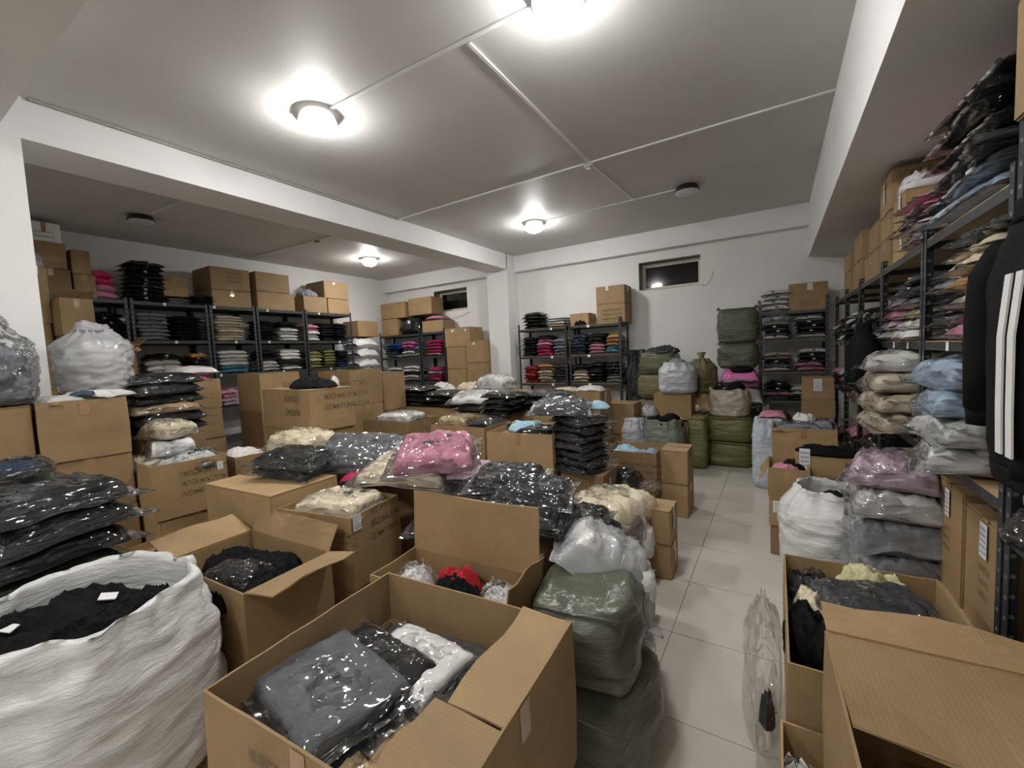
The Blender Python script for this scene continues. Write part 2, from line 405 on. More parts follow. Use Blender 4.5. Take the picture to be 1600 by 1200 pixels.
ob('base', lathe([(.045, 0), (.045, -.014), (.04, -.02)], 16), M_BRIM, t); ob('sensor_head', lathe([(.03, -.02), (.03, -.045), (.02, -.05)], 16), M_RIM, t)

# ------------------------------------------------------------------ builders: cartons
R0 = random.Random(7)
def uvquad(w_, h_, name='stamp'):
    me = mesh(name, [(0, 0, 0), (w_, 0, 0), (w_, 0, h_), (0, 0, h_)], [(0, 1, 2, 3)])
    uv = me.uv_layers.new(); 
    for i, c_ in enumerate([(0, 0), (1, 0), (1, 1), (0, 1)]): uv.data[i].uv = c_
    return me
def flapm(L, W, t=.006, seed=0):
    """a slightly warped flap: hinge along local x at y=0, reaching to y=W"""
    n = 6; rr = random.Random(seed); v = []; f = []
    for k, z in enumerate((0, t)):
        for j in range(4):
            for i in range(n+1):
                x = L*(i/n-.5)*(1-.004*j); y = W*j/3
                v.append((x, y+(rr.uniform(-.004, .004) if j == 3 else 0), z + .010*sin(i*1.3+seed)*(j/3)**2))
    m_ = 4*(n+1)
    for j in range(3):
        for i in range(n):
            a = j*(n+1)+i; f.append((m_+a, m_+a+1, m_+a+n+2, m_+a+n+1)); f.append((a, a+n+1, a+n+2, a+1))
    for i in range(n): f.append((i, i+1, m_+i+1, m_+i)); a = 3*(n+1)+i; f.append((a+1, a, m_+a, m_+a+1))
    for j in range(3): a = j*(n+1); f.append((a+n+1, a, m_+a, m_+a+n+1)); a += n; f.append((a, a+n+1, m_+a+n+1, m_+a))
    return mesh('flap', v, f)
def shell(l, d, h, cav, t=.007):
    """open carton: outer walls, inner walls, raised inner bottom; rim slightly uneven"""
    n = 8; v = []; f = []
    def ring(x, y, z, jit, seed):
        pts = []
        for sx0, sy0, sx1, sy1 in ((-x, -y, x, -y), (x, -y, x, y), (x, y, -x, y), (-x, y, -x, -y)):
            for i in range(n):
                k = i/n; px, py = sx0+(sx1-sx0)*k, sy0+(sy1-sy0)*k
                pts.append((px, py, z+(NZ(px*9+seed, py*9, seed)*jit)))
        return pts
    s = R0.uniform(0, 50)
    rings = [ring(l/2, d/2, 0, 0, s), ring(l/2+.004, d/2+.004, h*.5, 0, s), ring(l/2, d/2, h, .006, s), ring(l/2-t, d/2-t, h, .006, s), ring(l/2-t-.002, d/2-t-.002, h-cav, 0, s)]
    m_ = 4*n
    for r_ in rings: v += r_
    for i in range(4):
        for k in range(m_): f.append((i*m_+k, i*m_+(k+1) % m_, (i+1)*m_+(k+1) % m_, (i+1)*m_+k))
    f.append(tuple(range(m_-1, -1, -1))); f.append(tuple(4*m_+k for k in range(m_)))
    return mesh('carton_shell', v, f)
_fc = {}
def carton(label, l, d, h, pos, yaw=0, top='closed', flaps=(), tape=True, card=0, stick=None, text=None, cav=.16, group='brown cartons', name='carton', crn=None, textmat=None):
    """l along local x, d along local y; pos = centre of base; flaps: (side, angle, width); stick: face list; text: (face, u, v, w, h)"""
    t = empty(name, pos, radians(yaw)); tag(t, label, 'box', group)
    mc = M_CARD[card]
    if top == 'closed':
        ob('body', boxm(-l/2, l/2, -d/2, d/2, 0, h-.006, bev=.006), mc, t)
        g = .002
        ob('flap', boxm(-l/2+.002, l/2-.002, -d/2+.002, -g, h-.007, h, bev=.0015), mc, t)
        ob('flap', boxm(-l/2+.002, l/2-.002, g, d/2-.002, h-.007, h-.001, bev=.0015), mc, t)
        if tape:
            w_ = .026; z = h+.0008; e = l/2+.0012; q = min(.09, h*.4)
            prof = [(-e, h-q), (-e, z), (e, z), (e, h-q)]
            v = []; f = []
            for x, zz_ in prof:
                for y in (-w_, w_): v.append((x, y, zz_))
            for i in range(3): f.append((2*i, 2*i+1, 2*i+3, 2*i+2))
            ob('tape', mesh('tape', v, f), M_TAPE, t)
            ob('tape', mesh('tape', [(l*.1-.02, -d/2-.0012, h-q), (l*.1+.03, -d/2-.0012, h-q), (l*.1+.03, -d/2-.0012, h), (l*.1-.02, -d/2-.0012, h)], [(0, 1, 2, 3)]), M_TAPE, t) if R0.random() < .35 else None
    else:
        ob('body', shell(l, d, h, cav), mc, t)
        if tape:
            q = min(.10, h*.4)
            ob('tape', mesh('tape', [(-.026, -d/2-.004, h-q), (.026, -d/2-.004, h-q), (.026, -d/2-.002, h-.004), (-.026, -d/2-.002, h-.004)], [(0, 1, 2, 3)]), M_TAPE, t)
            ob('tape', mesh('tape', [(l/2+.004, -.026, h-q), (l/2+.004, .026, h-q), (l/2+.002, .026, h-.004), (l/2+.002, -.026, h-.004)], [(0, 1, 2, 3)]), M_TAPE, t)
    for k, fs in enumerate(flaps):
        side, ang, W = fs[:3]; a0, a1 = fs[3:] if len(fs) > 3 else (0, 1)
        L0 = l if side in 'NF' else d; L = L0*(a1-a0); off = L0*((a0+a1)/2-.5)
        me = flapm(L-.008, W, seed=len(label)+k)
        rz = {'N': pi, 'F': 0, 'R': -pi/2, 'L': pi/2}[side]
        lo = {'N': (0, -d/2, h), 'F': (0, d/2, h), 'R': (l/2, 0, h), 'L': (-l/2, 0, h)}[side]
        lo = (lo[0]+(off if side in 'NF' else 0), lo[1]+(off if side in 'RL' else 0), lo[2])
        o = ob('flap', me, mc, t, lo); o.rotation_euler = (Matrix.Rotation(rz, 3, 'Z') @ Matrix.Rotation(radians(ang), 3, 'X')).to_euler()
    for s_ in (stick or ()):
        face, u, v_, w_, h_ = s_
        me = uvquad(w_, h_, 'sticker')
        o = place_face(ob('sticker', me, M_STICK, t), face, u, v_, l, d, h, .0065)
        if h_ > .05: pm = ob('print', uvquad(w_*.8, h_*.85, 'print'), M_PRINTB, o, (w_*.1, -.0008, h_*.06))
    for s_ in (text or ()):
        face, u, v_, w_, h_ = s_
        place_face(ob('stamped_text', uvquad(w_, h_), textmat or M_PRINT3, t), face, u, v_, l, d, h, .0055)
    return t
def place_face(o, face, u, v_, l, d, h, eps):
    if face == 'N': o.location = (-l/2+u*l, -d/2-eps, v_*h)
    elif face == 'R': o.location = (l/2+eps, -d/2+u*d, v_*h); o.rotation_euler = (0, 0, pi/2)
    elif face == 'L': o.location = (-l/2-eps, d/2-u*d, v_*h); o.rotation_euler = (0, 0, -pi/2)
    elif face == 'T': o.location = (-l/2+u*l, -d/2+v_*d, h+eps); o.rotation_euler = (-pi/2, 0, 0)
    return o
def cartonF(label, F, z, l, d, h, yaw=0, hand='L', **k):
    """near top corner at photo pixel F and height z; hand L: box runs to the left (-x) and back; R: to the right and back"""
    f = P(*F, z); a = radians(yaw); u = Vector((cos(a), sin(a), 0)); v_ = Vector((-sin(a), cos(a), 0))
    c_ = f + (u*(-l/2) if hand == 'L' else u*(l/2)) + v_*(d/2); c_.z = z-h
    carton(label, l, d, h, c_, yaw, **k); return c_
def under(labels, c, l, d, hs, yaw=0, **k):
    """cartons stacked beneath one whose base centre is c, down to the floor"""
    z = c[2]
    for i, (lb, h) in enumerate(zip(labels, hs)):
        h = min(h, z-.001)
        if h < .06: break
        carton(lb, l, d, h, (c[0]+R0.uniform(-.012, .012), c[1]+R0.uniform(-.012, .012), z-h), yaw+R0.uniform(-2, 2), **k); z -= h
    return z

# ------------------------------------------------------------------ builders: bagged garments
def pillow(seed, n=20, m=16, fl=.09, p=5, wr=.16, pinch=.07, two=True):
    rr = random.Random(seed); so = rr.uniform(0, 99); v = []; f = []; mi = []
    def hh(u, w_):
        a = min(1, abs(u)/(1-fl)); c_ = min(1, abs(w_)/(1-fl)); return max(0, (1-a**p))**.5*max(0, (1-c_**p))**.5
    top = {}; bot = {}
    for j in range(m+1):
        for i in range(n+1):
            u = -1+2*i/n; w_ = -1+2*j/m
            u = math.copysign(abs(u)**.8, u); w_ = math.copysign(abs(w_)**.8, w_)
            x = .5*u*(1-pinch*(1-w_*w_)); y = .5*w_*(1-pinch*(1-u*u))
            x += .012*NZ(u*2+so, w_*2, 3); y += .012*NZ(u*2, w_*2+so, 7)
            k = hh(u, w_)
            wn = NZ(u*1.6+so, w_*1.6, so)*.6+NZ(u*4+so, w_*3, so+5)*.4
            cr = abs(NZ(u*2.6+so, w_*2.2-so, so+9)); cr = (.12-min(cr, .12))/.12; r3 = 1-min(1, abs(NZ(u*3.3-so, w_*2.1+so, so+13))*3.5)
            base = .29+.10*NZ(u*2.3, w_*2.3, so+2)-.10*(abs(u*w_))
            zt = base+k*(.60+wr*wn-.07*cr+.11*r3); zb = base*(1-k)+.02*k
            edge = i in (0, n) or j in (0, m)
            top[i, j] = len(v); v.append((x, y, zt))
            if edge: bot[i, j] = top[i, j]
            else: bot[i, j] = len(v); v.append((x, y, min(zb, zt-.02)))
    for j in range(m):
        for i in range(n):
            for T, rev in ((top, 0), (bot, 1)):
                q = (T[i, j], T[i+1, j], T[i+1, j+1], T[i, j+1]); f.append(q[::-1] if rev else q)
                uc = -1+2*(i+.5)/n; wc = -1+2*(j+.5)/m
                uc = abs(uc)**.8; wc = abs(wc)**.8
                mi.append(1 if two and (uc > 1-fl*1.2 or wc > 1-fl*1.2) else 0)
    me = mesh('bag', v, f, True, mi)
    for _ in range(2 if two else 1): me.materials.append(None)
    return me
PILL = [pillow(s) for s in range(8)]
INNER = [pillow(s+20, 26, 20, 0, 11, .06, .01, False) for s in range(5)]
FILM = [pillow(s+40, 44, 36, .13, 5, .16, .06, False) for s in range(6)]
TAGD = boxm(-.5, .5, -.5, .5, -.5, .5)
M_TAGK = simple('black_print', (.012, .012, .013), .5); M_TAGW = simple('white_print', (.75, .75, .74), .5, var=.03)
def bag(label, pos, size, col, yaw=0, tilt=(0, 0), group=None, front=None, seed=None, cat='bagged garment', name='bagged_garment'):
    """far/medium bagged garment: one mesh (garment under film, clear welded edges)"""
    sd = R0.randrange(8) if seed is None else seed
    o = ob(name, PILL[sd % 8], (BAG[col], M_FILM), None, pos, (radians(tilt[0]), radians(tilt[1]), radians(yaw)), size)
    tag(o, label, cat, group)
    if front:
        # small printed mark at the front edge
        w_, z_ = .10, .20
        fx, fy, sx_, sy_ = {'x+': (.40, R0.uniform(-.08, .08), .03, .10), 'y-': (R0.uniform(-.08, .08), -.40, .10, .03), 'x-': (-.40, R0.uniform(-.08, .08), .03, .10)}[front]
        ob('printed_mark', TAGD, M_TAGW if col in 'KDNRMEVBO' else M_TAGK, o, (fx*.93, fy, .66), (0, 0, 0), (sx_, sy_*.8, .16))
    return o
def leanit(o, lean, yaw, half):
    d = Vector((o.location.x, o.location.y, 0)).normalized(); ax = Vector((d.y, -d.x, 0))
    o.rotation_euler = (Matrix.Rotation(radians(lean), 3, ax) @ Matrix.Rotation(radians(yaw), 3, 'Z')).to_euler()
    o.location.z += half*sin(radians(lean))
def filmbag(label, pos, size, col, yaw=0, tilt=(0, 0), group=None, seed=None, mark=None, name='bagged_garment', cat='bagged garment', fm=None, lean=0):
    """near bagged garment: folded garment + separate clear film"""
    sd = R0.randrange(30) if seed is None else seed
    t = empty(name, pos); t.rotation_euler = (radians(tilt[0]), radians(tilt[1]), radians(yaw)); tag(t, label, cat, group)
    sx, sy, sz = size
    if lean: leanit(t, lean, yaw, max(sx, sy)*.36)
    g = ob('garment', INNER[sd % 5], BAG[col], t, (0, 0, .008), (0, 0, 0), (sx*.84, sy*.84, sz*.86))
    ob('film', FILM[sd % 6], fm or M_FILM, t, (0, 0, 0), (0, 0, 0), (sx*1.05, sy*1.05, sz))
    for k, (mx_, my_, w_, h_, c_) in enumerate(mark or ()):
        ob('printed_mark', boxm(-w_/2, w_/2, -h_/2, h_/2, 0, .004), M_TAGK if c_ == 'K' else M_TAGW if c_ == 'W' else FAB[c_], t, (mx_*sx, my_*sy, sz*.82))
    return t
ORD = ['first', 'second', 'third', 'fourth', 'fifth', 'sixth', 'seventh', 'eighth', 'ninth', 'tenth', 'eleventh', 'twelfth']
def expand(spec):
    out = []; i = 0
    while i < len(spec):
        c_ = spec[i]; n = ''
        while i+1 < len(spec) and spec[i+1].isdigit(): i += 1; n += spec[i]
        out += [c_]*int(n or 1); i += 1
    return out
def stack(spec, x, y, z, w_, d, t, place, yaw=0, front='y-', group=None, sp=.72, jit=.02, first=0):
    for i, c_ in enumerate(expand(spec)):
        lb = '%s bagged garment, %s from bottom, %s' % (CN[c_], ORD[i], place)
        bag(lb, (x+R0.uniform(-jit, jit), y+R0.uniform(-jit, jit), z), (w_*R0.uniform(.94, 1.05), d*R0.uniform(.94, 1.05), t*R0.uniform(.95, 1.12)), c_, yaw+R0.uniform(-5, 5)+(180 if R0.random() < .0 else 0), group=group or 'bagged garments stacked on the racks', front=front if R0.random() < .8 else None)
        z += t*sp
    return z

# ------------------------------------------------------------------ builders: rumpled clothes, sacks, bales
def heapmesh(seed, n=72, m=26, rid=1.0):
    """one crumpled garment: closed form with ridged folds, lobed outline, unit footprint"""
    so = seed*3.7+.3; v = []; f = []
    for j in range(m+1):
        k = 1-j/m
        for i in range(n):
            a = 2*pi*i/n
            lob = 1+.20*NZ(cos(a)*1.3+so, sin(a)*1.3, so)+.10*NZ(cos(a)*3.4+so, sin(a)*3.4, 2)
            rr = k**.75
            x, y = .5*rr*lob*cos(a), .5*rr*lob*sin(a)
            dome = max(0, 1-rr**3.2)**.5*.58
            wx = x+.18*NZ(x*3+so, y*3, 5); wy = y+.18*NZ(x*3, y*3+so, 8)
            r1 = 1-min(1, abs(NZ(wx*4.2+so, wy*2.1-so, so))*3.2)
            r2 = 1-min(1, abs(NZ(wx*3.1-so, wy*7.5+so, so+4))*3.0)
            lo = NZ(x*2.4+so, y*2.4, so+8)
            z = dome*(1+.42*lo)+(.17*r1**1.4+.10*r2**1.5)*rid*min(1, dome*2.4)
            if j == 0: z = 0
            elif j == 1: x *= 1.015; y *= 1.015; z = max(z, .05)
            v.append((x, y, max(0, z)))
    for j in range(m):
        for i in range(n): f.append((j*n+i, j*n+(i+1) % n, (j+1)*n+(i+1) % n, (j+1)*n+i))
    f.append(tuple(range(n-1, -1, -1))); f.append(tuple(m*n+i for i in range(n)))
    return mesh('crumpled', v, f, True)
HEAP = [heapmesh(s) for s in range(7)]
def heap(label, pos, size, col, yaw=0, tilt=(0, 0), gloss=False, seed=None, group=None, name='crumpled_garment', cat='garment', logo=None):
    sd = R0.randrange(7) if seed is None else seed
    o = ob(name, HEAP[sd % 7], (BAG if gloss else FAB)[col], None, pos, (radians(tilt[0]), radians(tilt[1]), radians(yaw)), size)
    tag(o, label, cat, group)
    if logo:
        lx, ly, s_ = logo
        q = ob('neck_label', boxm(-.5, .5, -.5, .5, -.5, .5), M_TAGW, o, (lx, ly, .74), (0.2, .1, .5), (s_/size[0], s_*.6/size[1], .03))
    return o
def filmheap(label, pos, size, yaw=0, fm=None, seed=None, name='clear_plastic_bag', cat='plastic bag', inner=None, group=None, rz=0, tilt=(0, 0), knot=True):
    """loose clear plastic bag, crumpled, with or without a garment inside"""
    sd = R0.randrange(7) if seed is None else seed
    t = empty(name, pos); t.rotation_euler = (radians(tilt[0]), radians(tilt[1]), radians(yaw)); tag(t, label, cat, group)
    tall = size[2] > .62*min(size[0], size[1]) and size[2] > .3
    ob('film', PLUMP[sd % 4] if tall else HEAP[sd % 7], fm or M_FILMH, t, (0, 0, 0), (0, 0, 0), size)
    if tall and knot: ob('knotted_neck', HEAP[(sd+1) % 7], fm or M_FILMH, t, (0, 0, size[2]*.96), (0, 0, 0), (size[0]*.5, size[1]*.5, .10))
    for k, (c_, ox, oy, oz, sx, sy, sz) in enumerate(inner or ()):
        ob('garment', (PLUMP[(sd+k) % 4] if tall and sz > .6 else HEAP[(sd+2+k) % 7]), FAB[c_], t, (ox*size[0], oy*size[1], oz*size[2]+.004), (0, 0, k*1.1), (sx*size[0], sy*size[1], sz*size[2]))
    return t
def sackmesh(seed, r, h, rim, op=True, n=72, m=44, sq=2.6, squash=1.0, neck=.86, sag=.06, depth=.25, wr=.012):
    so = seed*5.1; v = []; f = []
    def ring(rad, z, k, amp=1.0):
        for i in range(n):
            a = 2*pi*i/n; c_, s_ = cos(a), sin(a)
            q = (abs(c_)**sq+abs(s_)**sq)**(-1/sq)
            x, y = q*c_*rad, q*s_*rad*squash
            wv = wr*amp*(1-2*abs(NZ(c_*2.2+so, s_*2.2, z*11+so)))*1.3 + wr*1.5*amp*NZ(c_*1.1+so, s_*1.1, z*3.5)
            vert = wr*amp*k*1.3*sin(a*11+NZ(c_+so, s_, z*2)*5)
            g = 1+(wv+vert)/rad
            v.append((x*g, y*g, z+.008*NZ(c_*2+so, s_*2, z*5)*amp))
    prof = []
    for j in range(m+1):
        k = j/m
        rad = r*(1-.22*(1-min(1, k/.12))**2)*(1+sag*sin(pi*min(1, k*1.1)))
        if k > .72: q = (k-.72)/.28; rad = rad*(1-q*q*(3-2*q))+rim*(q*q*(3-2*q))
        prof.append((rad, h*k, max(0, (k-.6)/.4)))
    for rad, z, k in prof: ring(rad, z, k)
    if op:
        # uneven rolled rim then inside wall
        base = len(v)-n
        for i in range(n):
            a = 2*pi*i/n; x, y, z = v[base+i]; v[base+i] = (x, y, z+.035*NZ(cos(a)*1.4+so, sin(a)*1.4, 9)+.012*NZ(cos(a)*5, sin(a)*5, so))
        for (rad, dz) in ((rim*.975, .004), (rim*.95, -.02), (rim*.97, -depth*.5), (r*.9, -depth)):
            b2 = len(v); ring(rad, h+dz, .3, .8)
            if dz > -.03:
                for i in range(n): x, y, z = v[b2+i]; v[b2+i] = (x, y, v[base+i][2]+dz)
    nr = len(v)//n
    for j in range(nr-1):
        for i in range(n): f.append((j*n+i, j*n+(i+1) % n, (j+1)*n+(i+1) % n, (j+1)*n+i))
    f.append(tuple(range(n-1, -1, -1))); f.append(tuple((nr-1)*n+i for i in range(n)))
    return mesh('sack', v, f, True)
PLUMP = [sackmesh(70+s, .47, 1.0, .16, False, 64, 34, 2.3, wr=.045, sag=.03) for s in range(4)]
def sack(label, pos, r, h, rim, col, yaw=0, op=True, seed=1, cat='sack', name='woven_sack', gloss=.35, group=None, tie=False, **k):
    t = empty(name, pos, radians(yaw)); tag(t, label, cat, group)
    ob('body', sackmesh(seed, r, h, rim, op, **k), woven(name+'_'+col if isinstance(col, str) else 'c%02x%02x%02x' % tuple(int(q*255) for q in col), PALS[col] if isinstance(col, str) else col, gloss), t)
    if tie:
        ob('gathered_neck', lathe([(rim*.75, h-.02), (rim*.45, h+.02), (rim*.4, h+.04), (rim*.75, h+.09), (rim*.5, h+.10)], 18), woven(name+'_'+col, PALS[col], gloss), t)
    return t
PALS = dict(white=(.70, .695, .68), greywhite=(.52, .535, .57), beige=(.46, .42, .33), green=(.15, .15, .045), olive=(.115, .12, .06), darkgreen=(.095, .10, .066), black=(.010, .011, .013), sage=(.21, .235, .19), brownolive=(.16, .14, .06), bluewhite=(.52, .58, .66), greygreen=(.105, .108, .082))
def balemesh(seed, l, d, h, n=14, bul=.06, wr=.012, tip=0):
    so = seed*2.3; bm = bmesh.new(); bmesh.ops.create_cube(bm, size=1)
    bmesh.ops.subdivide_edges(bm, edges=bm.edges[:], cuts=n, use_grid_fill=True)
    for q in bm.verts:
        x, y, z = q.co*2
        k = max(abs(x), abs(y), abs(z)); p = 5.0
        nrm = (abs(x)**p+abs(y)**p+abs(z)**p)**(1/p)
        s = k/nrm if nrm else 1
        b_ = 1+bul*(1-x*x)*(1-z*z)+bul*(1-y*y)*(1-z*z)
        X, Y, Z = x*s*b_*l/2, y*s*b_*d/2, z*(s*.5+.5)*h/2
        e = wr*(1-2*abs(NZ(X*4+so, Y*4, Z*9+so)))*1.2 + wr*NZ(X*12, Y*12+so, Z*12)*.5
        if tip and z > .8: Z += tip*max(0, abs(x)*abs(y)-.5)
        q.co = (X*(1+e/max(l, .1)*2), Y*(1+e/max(d, .1)*2), Z+h/2+(e*.5 if z > -.95 else 0))
    me = bpy.data.meshes.new('bale'); bm.to_mesh(me); bm.free()
    me.polygons.foreach_set('use_smooth', [True]*len(me.polygons)); return me
M_STRAP = simple('pale_strap', (.42, .42, .36), .4)
def bale(label, pos, l, d, h, col, yaw=0, seed=1, strap=True, cat='bale', name='wrapped_bale', gloss=.3, group=None, tip=0, bul=.06, wr=.012, ears=False):
    t = empty(name, pos, radians(yaw)); tag(t, label, cat, group)
    mw = woven(name+'_'+col, PALS[col], gloss)
    ob('body', balemesh(seed, l, d, h, bul=bul, wr=wr, tip=tip), mw, t)
    if strap:
        e = .012
        ob('strap', boxm(-.012, .012, -d*.56-e, -d*.56+.004, h*.25, h*.98, bev=.002), M_STRAP, t) if strap == 2 else None
        o = ob('stitched_seam', tube([(-l*.47, -d*.535, h*.97), (-l*.2, -d*.56, h*.985), (0, -d*.565, h*.975), (l*.2, -d*.56, h*.985), (l*.47, -d*.535, h*.97)], .007, 6), mw, t)
    if ears:
        for s_ in (-1, 1): ob('corner_ear', lathe([(.03, 0), (.02, .03), (.005, .05)], 8), mw, t, (s_*l*.46, -d*.3, h*.97))
    return t

# ------------------------------------------------------------------ racks
def anglepost(h, sx, sy, a=.038, t=.003):
    mb = MB(); q = lambda p: sorted((0, p))
    x = q(sx*a); y = q(sy*t); v = [(0, 0), (sx*a, 0), (sx*a, sy*t), (sx*t, sy*t), (sx*t, sy*a), (0, sy*a)]
    vv = [(p[0], p[1], z) for z in (0, h) for p in v]; f = []
    for i in range(6):
        k = (i+1) % 6; f.append((i, k, 6+k, 6+i))
    f.append((0, 1, 2, 3)[::-1]); f.append((0, 3, 4, 5)[::-1]); f.append((6, 7, 8, 9)); f.append((6, 9, 10, 11))
    if sx*sy < 0: f = [q_[::-1] for q_ in f]
    return mesh('post', vv, f)
def rack(label, x0, x1, y0, y1, zs, hp, open_side, board=True, tags=()):
    """one rack unit; zs = shelf heights"""
    t = empty('storage_rack', ((x0+x1)/2, (y0+y1)/2, 0)); tag(t, label, 'storage rack', 'dark steel storage racks')
    hx, hy = (x1-x0)/2, (y1-y0)/2
    for sx in (-1, 1):
        for sy in (-1, 1):
            ob('post', anglepost(hp, -sx, -sy), M_POSTH, t, (sx*hx, sy*hy, 0))
    for z in zs:
        s = ob('shelf', boxm(-hx+.004, hx-.004, -hy+.004, hy-.004, z-.012, z), M_BOARD if board else M_SHELFP, t)
        for nm, q in (('beam', (-hx+.003, hx-.003, -hy+.003, -hy+.007, z-.045, z-.004)), ('beam', (-hx+.003, hx-.003, hy-.007, hy-.003, z-.045, z-.004)),
                      ('beam', (-hx+.003, -hx+.007, -hy+.003, hy-.003, z-.045, z-.004)), ('beam', (hx-.007, hx-.003, -hy+.003, hy-.003, z-.045, z-.004))):
            ob(nm, boxm(*q), M_SHELFP, s)
    for (tx, ty, tz, w_, face) in tags:
        if face == 'x-': ob('price_tag', boxm(-.001, .001, -w_/2, w_/2, -.02, .02), M_STICK, t, (-hx-.001, ty, tz))
        elif face == 'x+': ob('price_tag', boxm(-.001, .001, -w_/2, w_/2, -.02, .02), M_STICK, t, (hx+.001, ty, tz))
        else: ob('price_tag', boxm(-w_/2, w_/2, -.001, .001, -.02, .02), M_STICK, t, (tx, -hy-.001, tz))
    return t

# ================================================================== LEFT ALCOVE RACKS (front at X=-7.6)
LX = -7.6; LZ = [.45, 1.0, 1.54, 2.07, 2.62]
LB = [1.36, 2.36, 3.34, 4.06, 4.96, 6.02]
nm5 = ['first', 'second', 'third', 'fourth', 'fifth']
for i in range(5):
    rack('tall dark steel rack along the alcove left wall, %s from the near column' % nm5[i], XL+.05, LX, LB[i]+.012, LB[i+1]-.012, LZ, 2.66, 'x+', board=False,
         tags=[(0, R0.uniform(-.3, .3), z-.022, .035, 'x+') for z in LZ[2:]])
def lstack(spec, bay, frac, si, pos, w_=.42, t=.075, x=None, **k):
    y = LB[bay]+(LB[bay+1]-LB[bay])*frac
    sh = {4: 'top', 3: 'upper', 2: 'middle', 1: 'lower'}[si]
    return stack(spec, x if x is not None else LX-.25, y, LZ[si]+.002, .46, w_, t, '%s stack, %s shelf, %s left-wall rack' % (pos, sh, nm5[bay]), front='x+', **k)
lstack('P2M2', 0, .72, 4, 'right', .42, .125)
lstack('K9', 1, .27, 4, 'left', .46, .088)
lstack('G2', 1, .66, 4, 'middle', .36, .06)
lstack('K3', 1, .93, 4, 'right', .34, .07, x=LX-.18)
lstack('O5', 0, .42, 3, 'left', .36, .10); lstack('K6', 0, .80, 3, 'right', .34, .085)
lstack('K2W1K2', 0, .75, 2, 'right', .38, .09); lstack('T2O1', 0, .4, 2, 'left', .38, .1)
lstack('G7', 1, .27, 3, 'left', .44, .078); lstack('K7', 1, .73, 3, 'right', .42, .072)
lstack('W3K1', 1, .38, 2, 'left', .5, .11); lstack('Y2K2O1', 1, .82, 2, 'right', .30, .09)
lstack('C9', 2, .42, 3, 'only', .48, .062); lstack('E2W2W2', 2, .45, 2, 'only', .50, .085)
lstack('K7', 3, .22, 3, 'left', .32, .07); lstack('W4K2', 3, .66, 3, 'right', .44, .078)
lstack('W3K3', 3, .22, 2, 'left', .36, .08); lstack('W1D2W3', 3, .66, 2, 'right', .44, .085)
lstack('W3P2', 4, .18, 3, 'left', .32, .085); lstack('K7', 4, .48, 3, 'middle', .32, .07); lstack('K7', 4, .80, 3, 'right', .32, .07)
lstack('V2Y1V2', 4, .18, 2, 'left', .32, .09); lstack('V6', 4, .48, 2, 'middle', .32, .08); lstack('N2K4', 4, .80, 2, 'right', .32, .075)
lstack('P2K2T1', 1, .86, 1, 'right', .3, .09); lstack('Q2P2', 2, .3, 1, 'left', .3, .09)
# cartons on top of the left-wall racks
def ctop(label, y0, y1, z, h, x1=LX-.03, x0=XL+.08, **k):
    carton(label, x1-x0, y1-y0, h, ((x0+x1)/2, (y0+y1)/2, z), 0, group='cartons on top of the left-wall racks', **k)
zt = 2.622
ctop('brown carton on rack top half hidden by the near column, lower', 1.14, 1.42, zt, .36)
ctop('brown carton on rack top half hidden by the near column, upper', 1.16, 1.40, zt+.37, .33)
ctop('lower plain carton of the stack left of the crimson bags', 1.46, 1.82, zt, .34, card=2)
ctop('upper carton of the stack left of the crimson bags, smeared stamp', 1.45, 1.80, zt+.345, .31, text=[('R', .3, .06, .26, .06)])
t = empty('paper_box', (LX-.32, 1.63, zt+.66)); tag(t, 'white printed box crowning the carton stack nearest the ceiling', 'box')
ob('body', boxm(-.26, .26, -.15, .15, 0, .24, bev=.006), M_STICK, t); ob('tape', boxm(.2605, .262, -.02, .02, .12, .24), M_TAPE, t)
ob('stamped_text', uvquad(.18, .10), M_PRINT2, t, (.2625, -.09, .04), (0, 0, pi/2))
ctop('small carton tucked between tall stack and crimson bags, lower', 1.84, 2.05, zt, .3, card=2)
ctop('small carton tucked between tall stack and crimson bags, upper', 1.84, 2.02, zt+.305, .30)
ctop('tan carton behind grey bags next to the tall black stack', 2.82, 3.14, zt+.12, .30, x1=LX-.12)
ctop('lower big carton of the pair on the third left-wall rack', 3.42, 4.02, zt, .27)
ctop('upper big carton of the pair on the third left-wall rack', 3.42, 4.02, zt+.275, .36, text=[('R', .4, .3, .22, .2)])
ctop('lower carton of the pair on the fourth left-wall rack', 4.12, 4.80, zt, .31)
ctop('upper carton of the pair on the fourth left-wall rack', 4.12, 4.72, zt+.315, .33)
ctop('carton below the tangled straps on the fifth left-wall rack', 4.98, 5.48, zt, .31)
ctop('lower carton at far end of the left-wall rack tops', 5.5, 6.0, zt, .30)
ctop('upper carton at far end of the left-wall rack tops', 5.44, 6.0, zt+.305, .34, stick=[('R', .35, .82, .05, .04)])
heap('tangle of grey and white straps on a rack-top carton', (LX-.25, 5.2, zt+.31), (.35, .40, .20), 'G', name='strap_tangle', cat='straps')
# corner column of white bags
carton('lower hidden carton under the white bag column in the alcove corner', .5, .55, .55, (-7.92, 6.45, 0)); carton('upper carton under the white bag column in the alcove corner', .5, .55, .5, (-7.92, 6.45, .552))
z = 1.055
for i in range(5):
    bag('large white sack-like bag, %s from bottom in the alcove corner column' % ORD[i], (-7.9, 6.45, z), (.58, .62, .26), 'W', R0.uniform(-6, 6), front='x+', group='white bags in the alcove corner column'); z += .215
carton('brown carton topping the white bag column in the alcove corner', .5, .55, .34, (-7.92, 6.5, z+.04), group='cartons in the alcove corner')
